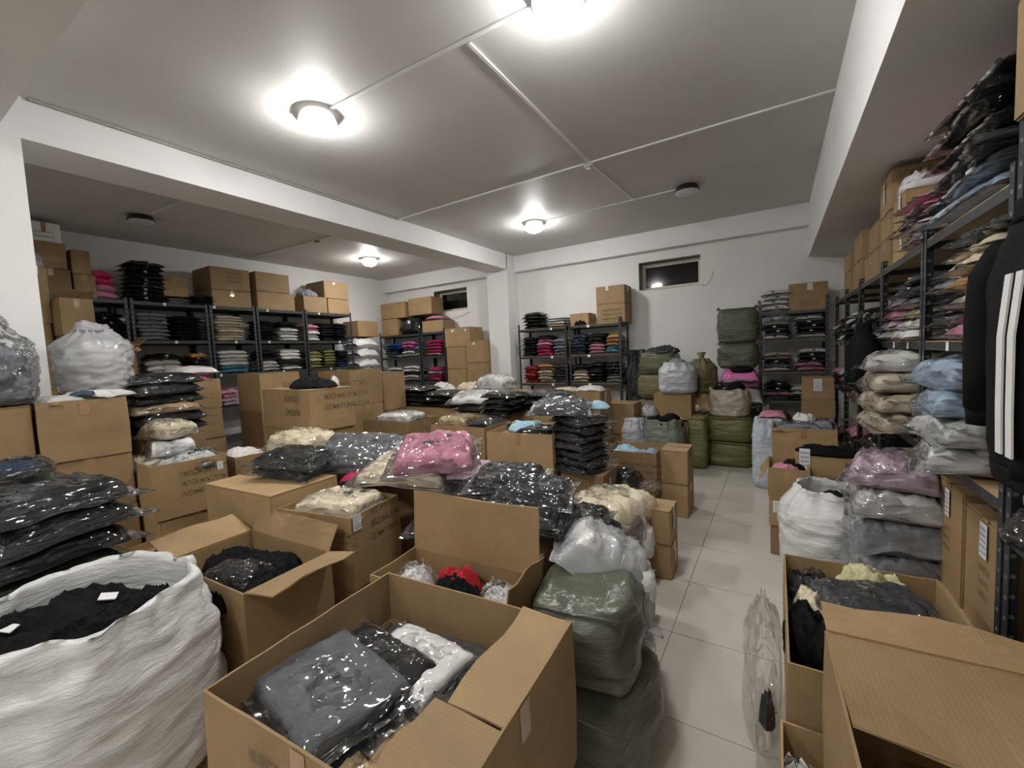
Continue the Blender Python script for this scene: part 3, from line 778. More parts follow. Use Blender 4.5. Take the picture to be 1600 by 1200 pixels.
# alcove back rack
CZ = [.55, 1.12, 1.68, 2.2]
rack('dark steel rack below the alcove window, left unit', -8.12, -6.83, 7.2, 7.66, CZ, 2.28, 'y-', board=False); rack('dark steel rack below the alcove window, right unit', -6.80, -6.1, 7.2, 7.66, CZ, 2.28, 'y-', board=False)
def astack(spec, x, si, pos, w_=.42, t=.10): return stack(spec, x, 7.42, CZ[si]+.002, w_, .44, t, '%s, %s shelf, alcove back rack' % (pos, ['lowest', 'lower', 'upper', 'top'][si]), front='y-')
astack('L1N2B2', -7.8, 2, 'left stack', .5, .09); astack('W2F3', -7.25, 2, 'middle stack', .46, .095); astack('T2E1', -6.95, 2, 'slim stack', .22, .1); astack('P1M4', -6.45, 2, 'right stack', .5, .095)
astack('K3G1W1', -7.8, 1, 'left stack', .45, .085); astack('W2K1W2', -7.22, 1, 'middle stack', .56, .095); astack('M2Q1M1', -6.5, 1, 'right stack', .4, .10)
astack('K3', -7.7, 0, 'left stack', .45, .09); astack('W2K1', -7.2, 0, 'middle stack', .5, .1)
def cb(label, x0, x1, z, h, y0=7.22, y1=7.62, **k): carton(label, x1-x0, y1-y0, h, ((x0+x1)/2, (y0+y1)/2, z), 0, group='cartons in the alcove back', **k)
cb('upper left carton on the alcove back rack', -8.05, -7.25, 2.60, .36); cb('lower left carton on the alcove back rack', -8.05, -7.52, 2.203, .39)
bag('puffy black bag between cartons on the alcove back rack', (-7.15, 7.42, 2.203), (.72, .44, .42), 'K', front='y-')
cb('large carton under the alcove window, tilted lid', -7.18, -6.48, 2.62, .38, 7.26, 7.64); cb('right carton on the alcove back rack under a pink bag', -6.75, -6.14, 2.203, .26)
bag('pale pink bag lying on the right carton of the alcove back rack', (-6.42, 7.40, 2.463), (.5, .4, .11), 'P')
z = 0
for i, (h, lb) in enumerate(((.46, 'lowest'), (.46, 'second'), (.46, 'third'), (.46, 'fourth'))):
    cb('%s carton from the floor in the tall stack right of the alcove rack' % lb, -6.03, -5.50, z, h, 7.15, 7.6); z += h+.002
cb('topmost carton of the tall stack right of the alcove rack', -6.05, -5.38, z, .40, 7.15, 7.6, stick=[('N', .28, .8, .06, .045), ('N', .8, .8, .05, .04)])
z = 0
for i, (h, lb) in enumerate(((.50, 'bottom'), (.50, 'second'), (.50, 'third'), (.45, 'topmost'))):
    cb('%s carton of the stack against the white column in the alcove' % lb, -5.46, -5.0, z, h, 7.1, 7.6, stick=[('N', .4, .8, .05, .05)] if i == 3 else None); z += h+.002

# ================================================================== RACK LEFT OF THE MAIN WINDOW
DZ = [.55, 1.07, 1.58, 2.1]
rack('dark steel rack beside the white column, left unit', -4.25, -3.24, 7.2, 7.66, DZ, 2.2, 'y-', tags=[(.2, 0, z-.025, .04, 'y') for z in DZ]); rack('dark steel rack beside the white column, right unit', -3.2, -2.24, 7.2, 7.66, DZ, 2.2, 'y-', tags=[(-.1, 0, z-.025, .05, 'y') for z in DZ])
def dstack(spec, x, si, pos, w_=.32, t=.085): return stack(spec, x, 7.42, DZ[si]+.002, w_, .44, t, '%s stack, %s shelf, rack beside the column' % (pos, ['lowest', 'middle', 'upper', 'top'][si]), front='y-')
dstack('K5', -3.95, 3, 'left', .42, .085); dstack('T1W3', -3.42, 3, 'middle', .46, .065)
dstack('K7', -4.06, 2, 'first', .30, .07); dstack('M3P2K1', -3.72, 2, 'second', .34, .085); dstack('G5', -3.40, 2, 'third', .28, .08)
dstack('N6', -3.02, 2, 'fourth', .32, .08); dstack('P3K3', -2.70, 2, 'fifth', .32, .08); dstack('E2O3', -2.40, 2, 'sixth', .28, .085)
dstack('R5', -4.06, 1, 'first', .30, .085); dstack('C4O2', -3.72, 1, 'second', .34, .08); dstack('D6', -3.40, 1, 'third', .28, .075)
dstack('C4K2', -3.02, 1, 'fourth', .34, .075); dstack('K6', -2.70, 1, 'fifth', .30, .08); dstack('G2K4', -2.40, 1, 'sixth', .28, .078)
dstack('K4', -2.75, 0, 'right', .34, .09); dstack('K3', -3.5, 0, 'left', .34, .09)
carton('small carton with black strap on the rack beside the column', .36, .38, .21, (-3.0, 7.43, 2.103), 0)
heap('black strap bundle before the small rack-top carton', (-2.98, 7.26, 2.103), (.26, .12, .12), 'K', name='strap_tangle', cat='straps')
cc = (-2.42, 7.44, 2.103)
carton('lower carton with dark stain on the rack beside the column', .50, .40, .33, cc, 0, text=[('N', .2, .1, .35, .22)]); carton('upper carton of the pair standing on the rack beside the column', .50, .40, .30, (cc[0], cc[1], 2.434), 0, stick=[('N', .35, .75, .05, .07)])
sack('dark bundle of black garments leaning at the right end of column rack', (-2.03, 7.44, .003), .17, 1.62, .08, 'black', op=False, seed=77, name='black_garment_bundle', cat='garments', gloss=.6, wr=.02)

# ================================================================== RACK IN THE RIGHT BACK CORNER
EZ = [.40, .81, 1.22, 1.67, 2.07]
rack('dark steel rack in the right back corner', -.22, .60, 7.12, 7.62, EZ, 2.25, 'y-')
def estack(spec, x, si, pos, w_=.37, t=.085): return stack(spec, x, 7.36, EZ[si]+.002, w_, .46, t, '%s stack, %s shelf, right corner rack' % (pos, ['lowest', 'lower', 'middle', 'upper', 'top'][si]), front='y-')
estack('W4', 0.0, 4, 'left', .40, .10)
filmheap('loose clear bag drooping over the top shelf edge of the corner rack', (.02, 7.12, 1.93), (.3, .1, .22), fm=M_FILM)
carton('brown carton with white sticker on the right corner rack', .44, .42, .36, (.37, 7.36, 2.073), 0, stick=[('N', .48, .72, .06, .09)], text=[('N', .3, .12, .2, .08)])
estack('W1K2W1', 0.0, 3, 'left', .38, .09); estack('W1K3W1', .40, 3, 'right', .38, .085)
estack('W1G1K1T1W1', 0.0, 2, 'left', .38, .075); estack('P2K2W1', .40, 2, 'right', .38, .085)
estack('D1P1K2', 0.0, 1, 'left', .38, .085); estack('K1W2', .32, 1, 'right', .3, .09)
estack('P1K2', 0.0, 0, 'left', .36, .09)

# ================================================================== RIGHT WALL RACKS (front at X=.66)
RX = .66; RZ = [.42, 1.07, 1.62, 2.14]
RB = [1.02, 2.08, 3.10, 4.16, 5.16, 6.10, 7.06]
rn = ['first', 'second', 'third', 'fourth', 'fifth', 'sixth']
for i in range(6):
    rack('dark perforated steel rack along the right wall, %s from the camera' % rn[i], RX, XR-.04, RB[i]+.01, RB[i+1]-.01, [.42, .98, 1.62, 2.30] if i == 0 else RZ, 2.62 if i == 0 else 2.2, 'x-',
         tags=[(0, .1, 1.595, .035, 'x-'), (0, -.25, 1.595, .03, 'x-'), (0, .2, .955 if i == 0 else 1.045, .03, 'x-')])
def rstack(spec, bay, frac, si, pos, w_=.42, t=.09, x=None, dx=.56, **k):
    y = RB[bay]+(RB[bay+1]-RB[bay])*frac
    sh = ['lowest', 'lower', 'upper', 'top'][si]
    return stack(spec, x if x is not None else RX+.22, y, RZ[si]+.002, dx, w_, t, '%s stack, %s shelf, %s right-wall rack' % (pos, sh, rn[bay]), front='x-', **k)
rstack('P2C1O1C2D1', 1, .22, 2, 'near', .44, .085, x=RX+.2, dx=.62)
rstack('D3K1G2', 1, .68, 2, 'far', .42, .075, dx=.5)
for i, (c_, lb) in enumerate((('W', 'lowest white'), ('W', 'second white'), ('L', 'lower blue'), ('L', 'upper blue'))):
    filmbag('%s bag with pointed film tip beside the nearest rack post' % lb, (RX+.15, 2.52+.01*i, 1.073+.112*i), (.62, .48, .15), c_, (-8, 6, -4, 9)[i], seed=i+1, group='pointed bags on the second right-wall rack', mark=[(-.3, .05, .02, .03, 'K')])
rstack('K2G1W1', 1, .76, 1, 'far', .4, .12, dx=.5)
rstack('L1D2K3', 1, .52, 3, 'only', .70, .12, x=RX+.25, dx=.62)
rstack('Q1W1Q1K1P2', 2, .20, 3, 'near', .42, .06, dx=.56)
rstack('W2Y1G1D2', 2, .25, 2, 'near', .42, .085); rstack('W1Q1P1G1', 2, .72, 2, 'far', .42, .09)
rstack('W1K1D1', 3, .25, 2, 'near', .4, .1); rstack('K2E1K1', 3, .7, 2, 'far', .36, .09)
rstack('K2W1K1W1', 4, .3, 2, 'near', .36, .08); rstack('K3W1', 4, .75, 2, 'far', .36, .08)
rstack('W1K3', 5, .3, 2, 'near', .36, .09); rstack('K2W1', 5, .75, 2, 'far', .36, .09)
rstack('W2P2', 3, .3, 1, 'near', .4, .11); rstack('K1W1P1', 3, .75, 1, 'far', .36, .11)
rstack('P1W1P1W1', 4, .3, 1, 'near', .4, .1); rstack('K3', 4, .75, 1, 'far', .36, .1)
rstack('P2W1', 5, .3, 1, 'near', .4, .1); rstack('K2P1', 5, .75, 1, 'far', .36, .1)
rstack('K2N1M1K1', 3, .4, 0, 'near', .5, .11); rstack('K3P1', 4, .4, 0, 'near', .5, .11); rstack('K3W1', 2, .75, 0, 'far', .44, .11); rstack('K1P1', 5, .5, 0, 'near', .45, .11)
# bags on lower shelf of second bay: big cream ones spilling towards the aisle
z = 1.075
for i, (c_, lb) in enumerate((('C', 'lowest'), ('C', 'second'), ('C', 'third'), ('W', 'topmost'))):
    filmbag('big cream bag spilling from the third right-wall rack, %s of four' % lb, (RX+.10, 3.45+.02*i, z), (.66, .56, .155), c_, R0.uniform(-12, 12), group='cream bags on the right-wall rack', mark=[(-.3, .1, .03, .03, 'K'), (-.32, -.2, .03, .03, 'K')]); z += .118
# cartons on top of right racks
def cr(label, y0, y1, z, h, x0=RX+.03, **k): carton(label, XR-.06-x0, y1-y0, h, ((x0+XR-.06)/2, (y0+y1)/2, z), 0, group='cartons on top of the right-wall racks', **k)
zr = 2.143
cr('lower carton with oval tag behind the pink bags on right rack', 3.66, 3.98, zr, .21, stick=[('L', .7, .25, .05, .12)])
cr('upper carton with white tag behind the pink bags on right rack', 3.66, 3.98, zr+.212, .21, stick=[('L', .55, .35, .05, .13)])
filmheap('torn white paper and film lying on the pink-side carton', (.85, 3.85, zr+.424), (.34, .3, .18), fm=film('white_sheet', (.7, .7, .68), .75))
cr('bottom carton of the tallest three on the right rack', 4.08, 4.42, zr, .22); cr('middle carton of the tallest three on the right rack', 4.08, 4.42, zr+.222, .18)
cr('stamped top carton of the tallest three on the right rack', 4.06, 4.44, zr+.404, .28, text=[('N', .05, .6, .4, .2)], textmat=M_PRINT2, stick=[('L', .4, .3, .05, .14)])
cr('bottom carton of the middle pair on the right rack', 4.52, 5.1, zr, .22); 
cr('big rear carton of the middle pair on the right rack', 4.5, 4.9, zr+.222, .22)
cr('bottom carton of the far stack on the right rack', 5.3, 5.8, zr, .26); cr('upper carton of the far stack on the right rack', 5.3, 5.75, zr+.262, .27, text=[('N', .2, .6, .4, .15)])
cr('bottom carton of the farthest pair on the right rack', 5.95, 6.5, zr, .25); cr('upper carton of the farthest pair on the right rack', 6.0, 6.5, zr+.252, .22)
carton('battered carton cut by the right picture edge, high on nearest rack', .44, .52, .36, (.86, 1.79, 2.305), 0, stick=[('L', .3, .3, .05, .05)])
# tall cartons on the low shelf of the second bay
carton('tall carton with white label on the low right shelf, nearer', .46, .40, .50, (RX+.27, 2.36, .423), 0, stick=[('L', .42, .68, .07, .14)], text=[('L', .40, .32, .10, .16)])
carton('tall carton with white label on the low right shelf, farther', .46, .36, .52, (RX+.27, 2.78, .423), 0, stick=[('L', .42, .70, .06, .13)], text=[('L', .35, .36, .10, .14)])
filmheap('crumpled clear film lying on top of the tall shelf cartons', (RX+.22, 2.42, .945), (.3, .5, .10), fm=M_FILM)
filmheap('crumpled clear film hanging over the near right shelf edge', (RX+.12, 1.9, .985), (.34, .4, .14), fm=M_FILM, inner=[('K', .1, .1, 0, .5, .5, .6)])
bag('navy bag on the lowest shelf at the right picture edge', (RX+.2, 1.75, .425), (.5, .5, .16), 'N'); bag('dark bag lying above the navy bag at the right picture edge', (RX+.2, 1.75, .56), (.5, .5, .16), 'D')
carton('carton at the back of the lowest shelf by the right edge', .26, .6, .34, (1.02, 1.7, .423), 0, card=2)

# ================================================================== BACK WALL: bales and sacks
bale('big flat dark-olive bale topmost against the back wall', (-.48, 7.15, 1.655), .52, .46, .50, 'darkgreen', 0, 3, ears=True, bul=.02)
bale('bulging dark-olive bale second from top against the back wall', (-.48, 7.15, 1.29), .50, .46, .365, 'darkgreen', 0, 4, ears=True, bul=.05)
heap('black garment squeezed out above the bright pink bag', (-.42, 6.93, 1.24), (.34, .2, .12), 'K', cat='garment')
bag('bright pink bag under the dark-olive bales', (-.45, 7.05, 1.02), (.56, .56, .30), 'F'); bag('large white bag below the bright pink bag', (-.45, 7.1, .70), (.66, .52, .36), 'W')
bale('hidden dark bale on the floor beneath the large white bag', (-.48, 7.2, .0), .5, .42, .72, 'darkgreen', 0, 5)
bale('lower moss-green bale on the floor beneath the beige sack', (-.55, 6.55, 0), .56, .44, .34, 'green', 0, 6, gloss=.25)
bale('upper moss-green bale carrying the beige sack', (-.55, 6.55, .335), .58, .44, .34, 'green', 1, 7, gloss=.25)
bale('narrow moss-green bale beside the sage sack', (-.90, 6.24, 0), .22, .34, .70, 'green', 0, 8, gloss=.25, tip=.08)
sack('beige woven sack with black top standing on the moss-green bales', (-.55, 6.55, .67), .235, .38, .22, 'beige', op=True, seed=11, depth=.1)
heap('black garment with green emblem bulging out of the beige sack', (-.55, 6.53, .95), (.44, .40, .20), 'K')
heap('crumpled lime-green cap on the black garment over beige sack', (-.58, 6.38, 1.0), (.08, .05, .09), 'Y', name='green_cap', cat='cap')
bale('dark-olive bale against the wall below a folded dark cloth', (-1.58, 7.05, 1.22), .54, .46, .36, 'olive', 0, 9, ears=True); bale('brown-olive bale second from top left of the grey sack', (-1.62, 7.05, .84), .52, .46, .385, 'brownolive', 0, 10); bale('brown-olive bale on the floor left of the grey sack', (-1.64, 7.05, 0), .52, .46, .84, 'brownolive', 0, 11)
heap('folded dark teal cloth on the olive bale by the wall', (-1.52, 7.0, 1.56), (.52, .36, .13), 'D')
carton('carton under the grey woven sack', .50, .42, .36, (-1.25, 6.50, .62), 0); carton('hidden carton two below the grey woven sack', .50, .42, .6, (-1.25, 6.52, 0), 0)
sack('grey-white woven sack standing on a carton by the wall', (-1.20, 6.45, .985), .235, .44, .17, 'greywhite', op=False, seed=12, tie=False)
heap('grey cloth knot on top of the grey-white sack', (-1.20, 6.45, 1.40), (.26, .22, .10), 'G')
sack('brown-olive sack with gathered neck behind the grey sack', (-.95, 6.93, .93), .20, .52, .09, 'brownolive', op=False, seed=13, tie=True, gloss=.28)
bag('beige bag under the gathered brown-olive sack', (-.92, 6.8, .55), (.38, .4, .40), 'T'); carton('carton on the floor under the beige bag by the wall', .36, .40, .56, (-.92, 6.85, 0), 0)
sack('sage plastic-wrapped sack holding black garments near the back', (-1.30, 6.0, 0), .245, .68, .22, 'sage', op=True, seed=14, depth=.1, gloss=.22)
heap('black garments heaped in the sage sack', (-1.30, 5.98, .58), (.44, .40, .20), 'K')
sack('small white sack left of the sage sack', (-1.72, 6.05, 0), .15, .66, .10, 'greywhite', op=False, seed=15)
filmheap('white knotted bag behind the small white sack', (-1.55, 6.25, .66), (.26, .2, .22), fm=M_FILMH, inner=[('W', 0, 0, 0, .8, .8, .8), ('P', .1, 0, .1, .5, .5, .4)])
carton('plain carton behind the open denim carton near back bales', .46, .4, .45, (-1.98, 6.35, .40), 0); carton('lower plain carton behind the open denim carton', .46, .4, .4, (-1.98, 6.36, 0), 0, card=2)

# ================================================================== AISLE LEFT SIDE
c = cartonF('open carton with light blue denim, second row along the aisle', (1025, 709), .65, .50, .45, .40, 1, top='open', flaps=[], text=[('N', .3, .28, .4, .2)], cav=.12)
carton('carton beneath the open denim carton along the aisle', .50, .45, .246, (c.x, c.y, 0), 0, card=2)
heap('crumpled light blue denim garment in the open aisle carton', (c.x-.08, c.y, .54), (.32, .36, .14), 'S'); heap('crumpled white-and-navy garment in the open aisle carton', (c.x+.12, c.y-.04, .54), (.24, .3, .13), 'L')
c = cartonF('upper carton at the aisle edge beyond the denim carton', (1074, 706), .65, .25, .36, .325, 1, card=1); carton('lower carton at the aisle edge beyond the denim carton', .25, .36, .323, (c.x, c.y, 0), 0, card=1)
c = cartonF('upper small carton standing behind the big cream bag', (1047, 800), .5, .21, .25, .25, 0, card=1, stick=[('R', .3, .4, .05, .09)]); carton('lower small carton standing behind the big cream bag', .21, .25, .248, (c.x, c.y, 0), 0, card=1, stick=[('R', .4, .4, .05, .09)])
c = cartonF('film-wrapped tan carton with black bag, behind the cream bag', (1010, 770), .42, .27, .34, .42, 0, card=1)
bag('rounded black and white bag on the film-wrapped tan carton', (c.x-.1, c.y-.06, .423), (.34, .30, .17), 'K')
filmheap('loose clear film draped on the film-wrapped tan carton', (c.x+.1, c.y, .423), (.26, .3, .07), fm=M_FILM)
# big cream bag: three bulging folded bundles in one clear sack
t = empty('garment_sack', (-1.06, 2.96, 0)); tag(t, 'big clear sack of folded cream garments standing beside the aisle', 'sack')
for k, (z0, hh_, r_) in enumerate(((0.01, .30, .52), (.24, .22, .50), (.40, .23, .54))):
    ob('garment_bundle', INNER[k], BAG['C'], t, (.015*k, .0, z0), (0, 0, .3+k*.5), (r_, r_*.9, hh_))
ob('film', sackmesh(21, .265, .60, .17, False, wr=.02, sq=3), film('cream_film', (.97, .955, .90), .07, 4), t)
ob('gathered_neck', heapmesh(31), M_FILM, t, (0, 0, .57), (0, 0, 0), (.36, .34, .10))
for k in range(4): ob('corner_tip', heapmesh(40+k, 12, 6), film('cream_film'), t, (.24*cos(k*1.57+.7), .24*sin(k*1.57+.7), .0), (0, 0, 0), (.09, .09, .06))
heap('white garment corner poking out right of the big cream sack', (-.77, 2.93, .22), (.10, .2, .30), 'W')
# teal bag on floor
filmheap('clear bag with teal and navy garments lying on the tiles', (-.64, 2.1, 0), (.26, .36, .26), fm=M_FILM, inner=[('E', -.08, .12, .04, .68, .6, .8), ('N', .1, -.18, .02, .5, .4, .42), ('G', .0, -.25, .0, .6, .35, .3)], seed=2)
# green wrapped bale beside the big open box
bale('tall dark-green plastic-wrapped bale between open carton and aisle, upper half', (-.66, 1.60, .36), .34, .40, .34, 'greygreen', 8, 21, gloss=.2, bul=.05, wr=.03)
bale('dark-green plastic-wrapped bale lower half on the floor by aisle', (-.64, 1.56, 0), .42, .48, .38, 'greygreen', -4, 22, gloss=.22, bul=.08, wr=.02)
filmbag('grey translucent plastic bag slumped over the green bale', (-.75, 1.86, .54), (.52, .54, .28), 'W', 20, (-10, 34), seed=3, fm=film('grey_sheet', (.80, .81, .83), .30, 3), name='clear_plastic_bag', cat='plastic bag')
carton('carton hidden under the slumped grey bag', .27, .27, .40, (-.79, 2.0, 0), 0)
filmheap('thin clear plastic bag hanging down right of slumped grey bag', (-.60, 2.0, .12), (.16, .34, .50), fm=M_SHEET, seed=5, knot=False)

# ================================================================== CENTRE ISLAND, far rows
c = cartonF('carton with tall black stack beside it, largest in the middle row', (862, 680), .95, .64, .56, .40, 4, card=1, top='open', cav=.05, stick=[('R', .25, .78, .09, .07), ('R', .7, .7, .06, .14)], flaps=[('F', 170, .2)])
under(['second carton under the largest middle-row carton', 'bottom carton under the largest middle-row carton'], (c.x, c.y, .55), .64, .56, (.30, .25), 3)
bag('black folded bag lying in the largest middle-row carton', (c.x+.12, c.y-.08, .905), (.42, .34, .08), 'K'); heap('pale denim and grey garments spread over the largest middle-row carton', (c.x-.1, c.y+.08, .905), (.4, .3, .12), 'S')
c2 = (-1.32, 3.72)
carton('tan carton under the leaning black bag tower', .38, .42, .32, (-1.39, 3.50, 0), 0, stick=[('R', .5, .6, .05, .05)]); carton('second tan carton under the leaning black bag tower', .38, .42, .30, (-1.39, 3.50, .322), 0, stick=[('R', .3, .5, .05, .1)])
z = .625
for i in range(7):
    filmbag('black film-wrapped bag, %s from bottom of the tower right of carton' % ORD[i], (-1.45+R0.uniform(-.02, .02), 3.40+R0.uniform(-.02, .02), z), (.40, .46, .088), 'K', 70+R0.uniform(-8, 8), group='black bag tower in the middle row'); z += .068
filmbag('dark grey shiny bag crowning the black bag tower', (-1.62, 3.42, z), (.54, .48, .11), 'D', 20, seed=3, lean=8, group='black bag tower in the middle row')
heap('sky blue garment on the black bag tower', (-1.5, 3.8, z), (.36, .2, .09), 'S')
# second and first middle-row cartons
c = cartonF('long open carton in the middle row, second from the right', (756, 669), .95, .68, .5, .32, 0, top='open', cav=.05)
under(['carton beneath the long open middle-row carton', 'floor carton beneath the long open middle-row carton'], (c.x, c.y, .63), .68, .5, (.33, .3))
filmbag('brown clear bag lying at left end of the long open carton', (c.x-.20, c.y+.02, .905), (.40, .36, .13), 'T', 10, group='loose bags on the middle row')
bag('dark brown bag at right end of the long open carton', (c.x+.16, c.y+.1, .905), (.36, .32, .10), 'D', -10)
c = cartonF('open carton with white-blue garments in the middle row', (638, 660), .95, .72, .5, .32, 0, top='open', cav=.05, card=2, stick=[])
under(['carton beneath the white-blue garment carton', 'floor carton beneath the white-blue garment carton'], (c.x, c.y, .63), .72, .5, (.33, .3))
filmbag('white and blue bag lying on the left middle-row carton', (c.x-.05, c.y+.05, .905), (.56, .44, .12), 'W', 8, group='loose bags on the middle row'); bag('pale blue bag sticking out under the white and blue bag', (c.x-.28, c.y+.1, .905), (.36, .4, .07), 'L', -14)
# support row behind: low cartons carrying black piles
carton('broad carton under the wide black pile', 1.3, .6, .50, (-4.05, 4.55, .0), 0); carton('upper broad carton under the wide black pile', 1.3, .6, .48, (-4.05, 4.55, .502), 0)
for j, (dx, n) in enumerate(((-.32, 4), (.26, 3))):
    z = .985
    for i in range(n):
        bag('black shiny bag, %s from bottom, %s half of the wide black pile' % (ORD[i], ('left', 'right')[j]), (-4.05+dx+R0.uniform(-.04, .04), 4.5+R0.uniform(-.04, .04), z), (.66, .52, .09), 'K', R0.uniform(-12, 12), group='wide black pile in the middle'); z += .066
carton('carton under the white bag of the middle area', .9, .6, .55, (-2.95, 4.3, 0), 0); carton('upper carton under the white bag of the middle area', .9, .6, .42, (-2.95, 4.3, .552), 0)
bag('brown bag beneath the bright white bag', (-3.1, 4.22, .975), (.52, .46, .12), 'D', 8); filmbag('bright white bag lying in the centre of the room', (-3.12, 4.2, 1.07), (.62, .52, .11), 'W', 24, seed=2, lean=9, group='loose bags on the middle row')
z = .975
for i in range(4): bag('black bag, %s from bottom of the short pile before white bag' % ORD[i], (-2.62+R0.uniform(-.03, .03), 4.05, z), (.44, .46, .085), 'K', R0.uniform(-10, 10), group='short black pile'); z += .062
carton('carton supporting the flat black pile in the middle distance', .7, .6, .5, (-2.2, 4.5, 0), 0); carton('upper carton supporting the flat black pile in the middle distance', .7, .6, .5, (-2.2, 4.5, .502), 0)
z = 1.005
for i in range(3): bag('dark glossy bag, %s from bottom of the flat pile in middle distance' % ORD[i], (-2.25+R0.uniform(-.04, .04), 4.42, z), (.62, .52, .09), ('K', 'K', 'D')[i], R0.uniform(-12, 12), group='flat black pile'); z += .065
c = cartonF('stickered carton at the far end of the centre island', (937, 612), 1.1, .72, .46, .32, 1, top='open', cav=.04, stick=[('R', .4, .5, .07, .14)])
under(['second carton at the far end of the centre island', 'bottom carton at the far end of the centre island'], (c.x, c.y, .78), .72, .46, (.40, .4))
bag('white flat bag on the far stickered carton, right', (c.x+.15, c.y, 1.065), (.4, .36, .10), 'W', 10); bag('cream flat bag on the far stickered carton, left', (c.x-.22, c.y, 1.065), (.36, .36, .08), 'C', -10)
# row further back by the column
for i, (x, lb) in enumerate(((-4.1, 'left'), (-3.4, 'right'))):
    carton('%s carton of the far row standing before the column rack' % lb, .66, .55, .55, (x, 5.9, 0), 0); carton('%s upper carton of the far row standing before the column rack' % lb, .66, .55, .5, (x, 5.9, .552), 0)
t = empty('wrapped_block', (-3.85, 5.75, 1.055)); tag(t, 'block of pale garments wrapped in clear film before the white column', 'bagged garment')
ob('garment_block', INNER[2], BAG['W'], t, (0, 0, 0), (0, 0, 0), (.52, .46, .26)); ob('film', FILM[3], M_FILM, t, (0, 0, 0), (0, 0, 0), (.64, .56, .30))
heap('pale mixed garments heaped left of the wrapped pale block', (-4.35, 5.7, 1.055), (.5, .45, .20), 'C'); heap('white shirt heap near the base of the white column', (-4.75, 5.5, 1.05), (.42, .4, .22), 'W')
carton('carton carrying the white shirt heap by the column', .6, .6, .52, (-4.8, 5.5, 0), 0); carton('upper carton carrying the white shirt heap by the column', .6, .6, .52, (-4.8, 5.5, .522), 0)
# left-middle tall cartons
c = cartonF('stamped carton with black garments on top, centre left', (481, 610), 1.42, .86, .44, .365, -5, card=1, top='closed', tape=True, text=[('N', .52, .28, .26, .36), ('R', .3, .42, .45, .28)])
under(['carton right under the stamped carton with black garments', 'third carton down in the stamped carton stack', 'floor carton of the stamped carton stack'], (c.x, c.y, 1.055), .80, .44, (.36, .36, .33), -5)
heap('black garments heaped on the stamped centre-left carton', (c.x+.12, c.y-.02, 1.42), (.52, .34, .12), 'K'); heap('small white tag bundle behind the black garments heap', (c.x+.2, c.y+.16, 1.42), (.10, .06, .12), 'W', name='tag_bundle', cat='tags')
f = P(392, 581, 1.56)
carton('tall carton left behind the stamped carton', .56, .44, .44, (-5.02, 2.76, 1.12), -4); 
under(['carton beneath the tall carton behind the stamped one', 'third carton down behind the stamped one', 'floor carton behind the stamped one'], (-5.02, 2.76, 1.12), .56, .44, (.42, .36, .34), -4)
carton('carton right behind the stamped carton, beside olive bags', .62, .46, .40, (-4.53, 3.5, 1.14), -2, top='open', cav=.05); under(['carton under the carton beside olive bags', 'third carton under the carton beside olive bags', 'floor carton under the carton beside olive bags'], (-4.53, 3.5, 1.14), .62, .46, (.40, .38, .36), -2)
carton('far carton edge peeping out right of the stamped carton', .5, .4, .5, (-4.6, 4.05, .98), 0); under(['lower carton of the far peeping pair', 'floor carton of the far peeping pair'], (-4.6, 4.05, .98), .5, .4, (.5, .48))

# ================================================================== LEFT MIDDLE
c = cartonF('open carton of white and navy garments, stamped, left of the closed carton', (235, 731), .98, .70, .46, .39, -4, top='open', cav=.07, text=[('R', .35, .30, .40, .22)], stick=[('R', .86, .72, .04, .06)])
under(['carton beneath the open white and navy garment carton', 'floor carton beneath the open white and navy garment carton'], (c.x, c.y, .59), .66, .46, (.32, .28), 0)
for i, (dx, dy, cc_, w_) in enumerate(((-.18, .05, 'G', .4), (.05, .02, 'W', .46), (.2, .08, 'W', .36), (-.1, -.1, 'C', .4))):
    filmheap('%s garment in clear film, %s in the stamped open carton' % (CN[cc_], ORD[i]), (c.x+dx, c.y+dy, .905), (w_, .34, .14), fm=M_FILM, inner=[(cc_, 0, 0, 0, .9, .9, .85), ('N', .2, .1, .3, .3, .3, .5)], yaw=i*40)
c = cartonF('closed plain carton in front of the beige bags', (422, 776), .9, .70, .46, .40, 3, card=1, tape=False)
ZC7 = c.copy(); under(['carton beneath the closed plain carton', 'floor carton beneath the closed plain carton'], (c.x, c.y, .5), .7, .46, (.28, .22), 3)
c = cartonF('open stamped carton filled with cream bags', (547, 810), .83, .54, .40, .40, 9, top='open', cav=.08, text=[('N', .42, .5, .36, .12), ('R', .35, .5, .34, .22)], stick=[('R', .03, .80, .06, .08)])
under(['carton beneath the cream bag carton'], (c.x, c.y, .43), .54, .40, (.428,), 8)
filmbag('cream bag with small dark prints, uppermost in stamped carton', (c.x+.02, c.y+.0, .775), (.50, .36, .12), 'C', 14, seed=1, mark=[(.05, .1, .05, .03, 'K'), (-.15, -.1, .04, .02, 'K'), (.2, .2, .03, .03, 'K')])
bag('cream bag underneath in the stamped carton, white edge showing', (c.x+.02, c.y, .752), (.46, .34, .06), 'C', 9)
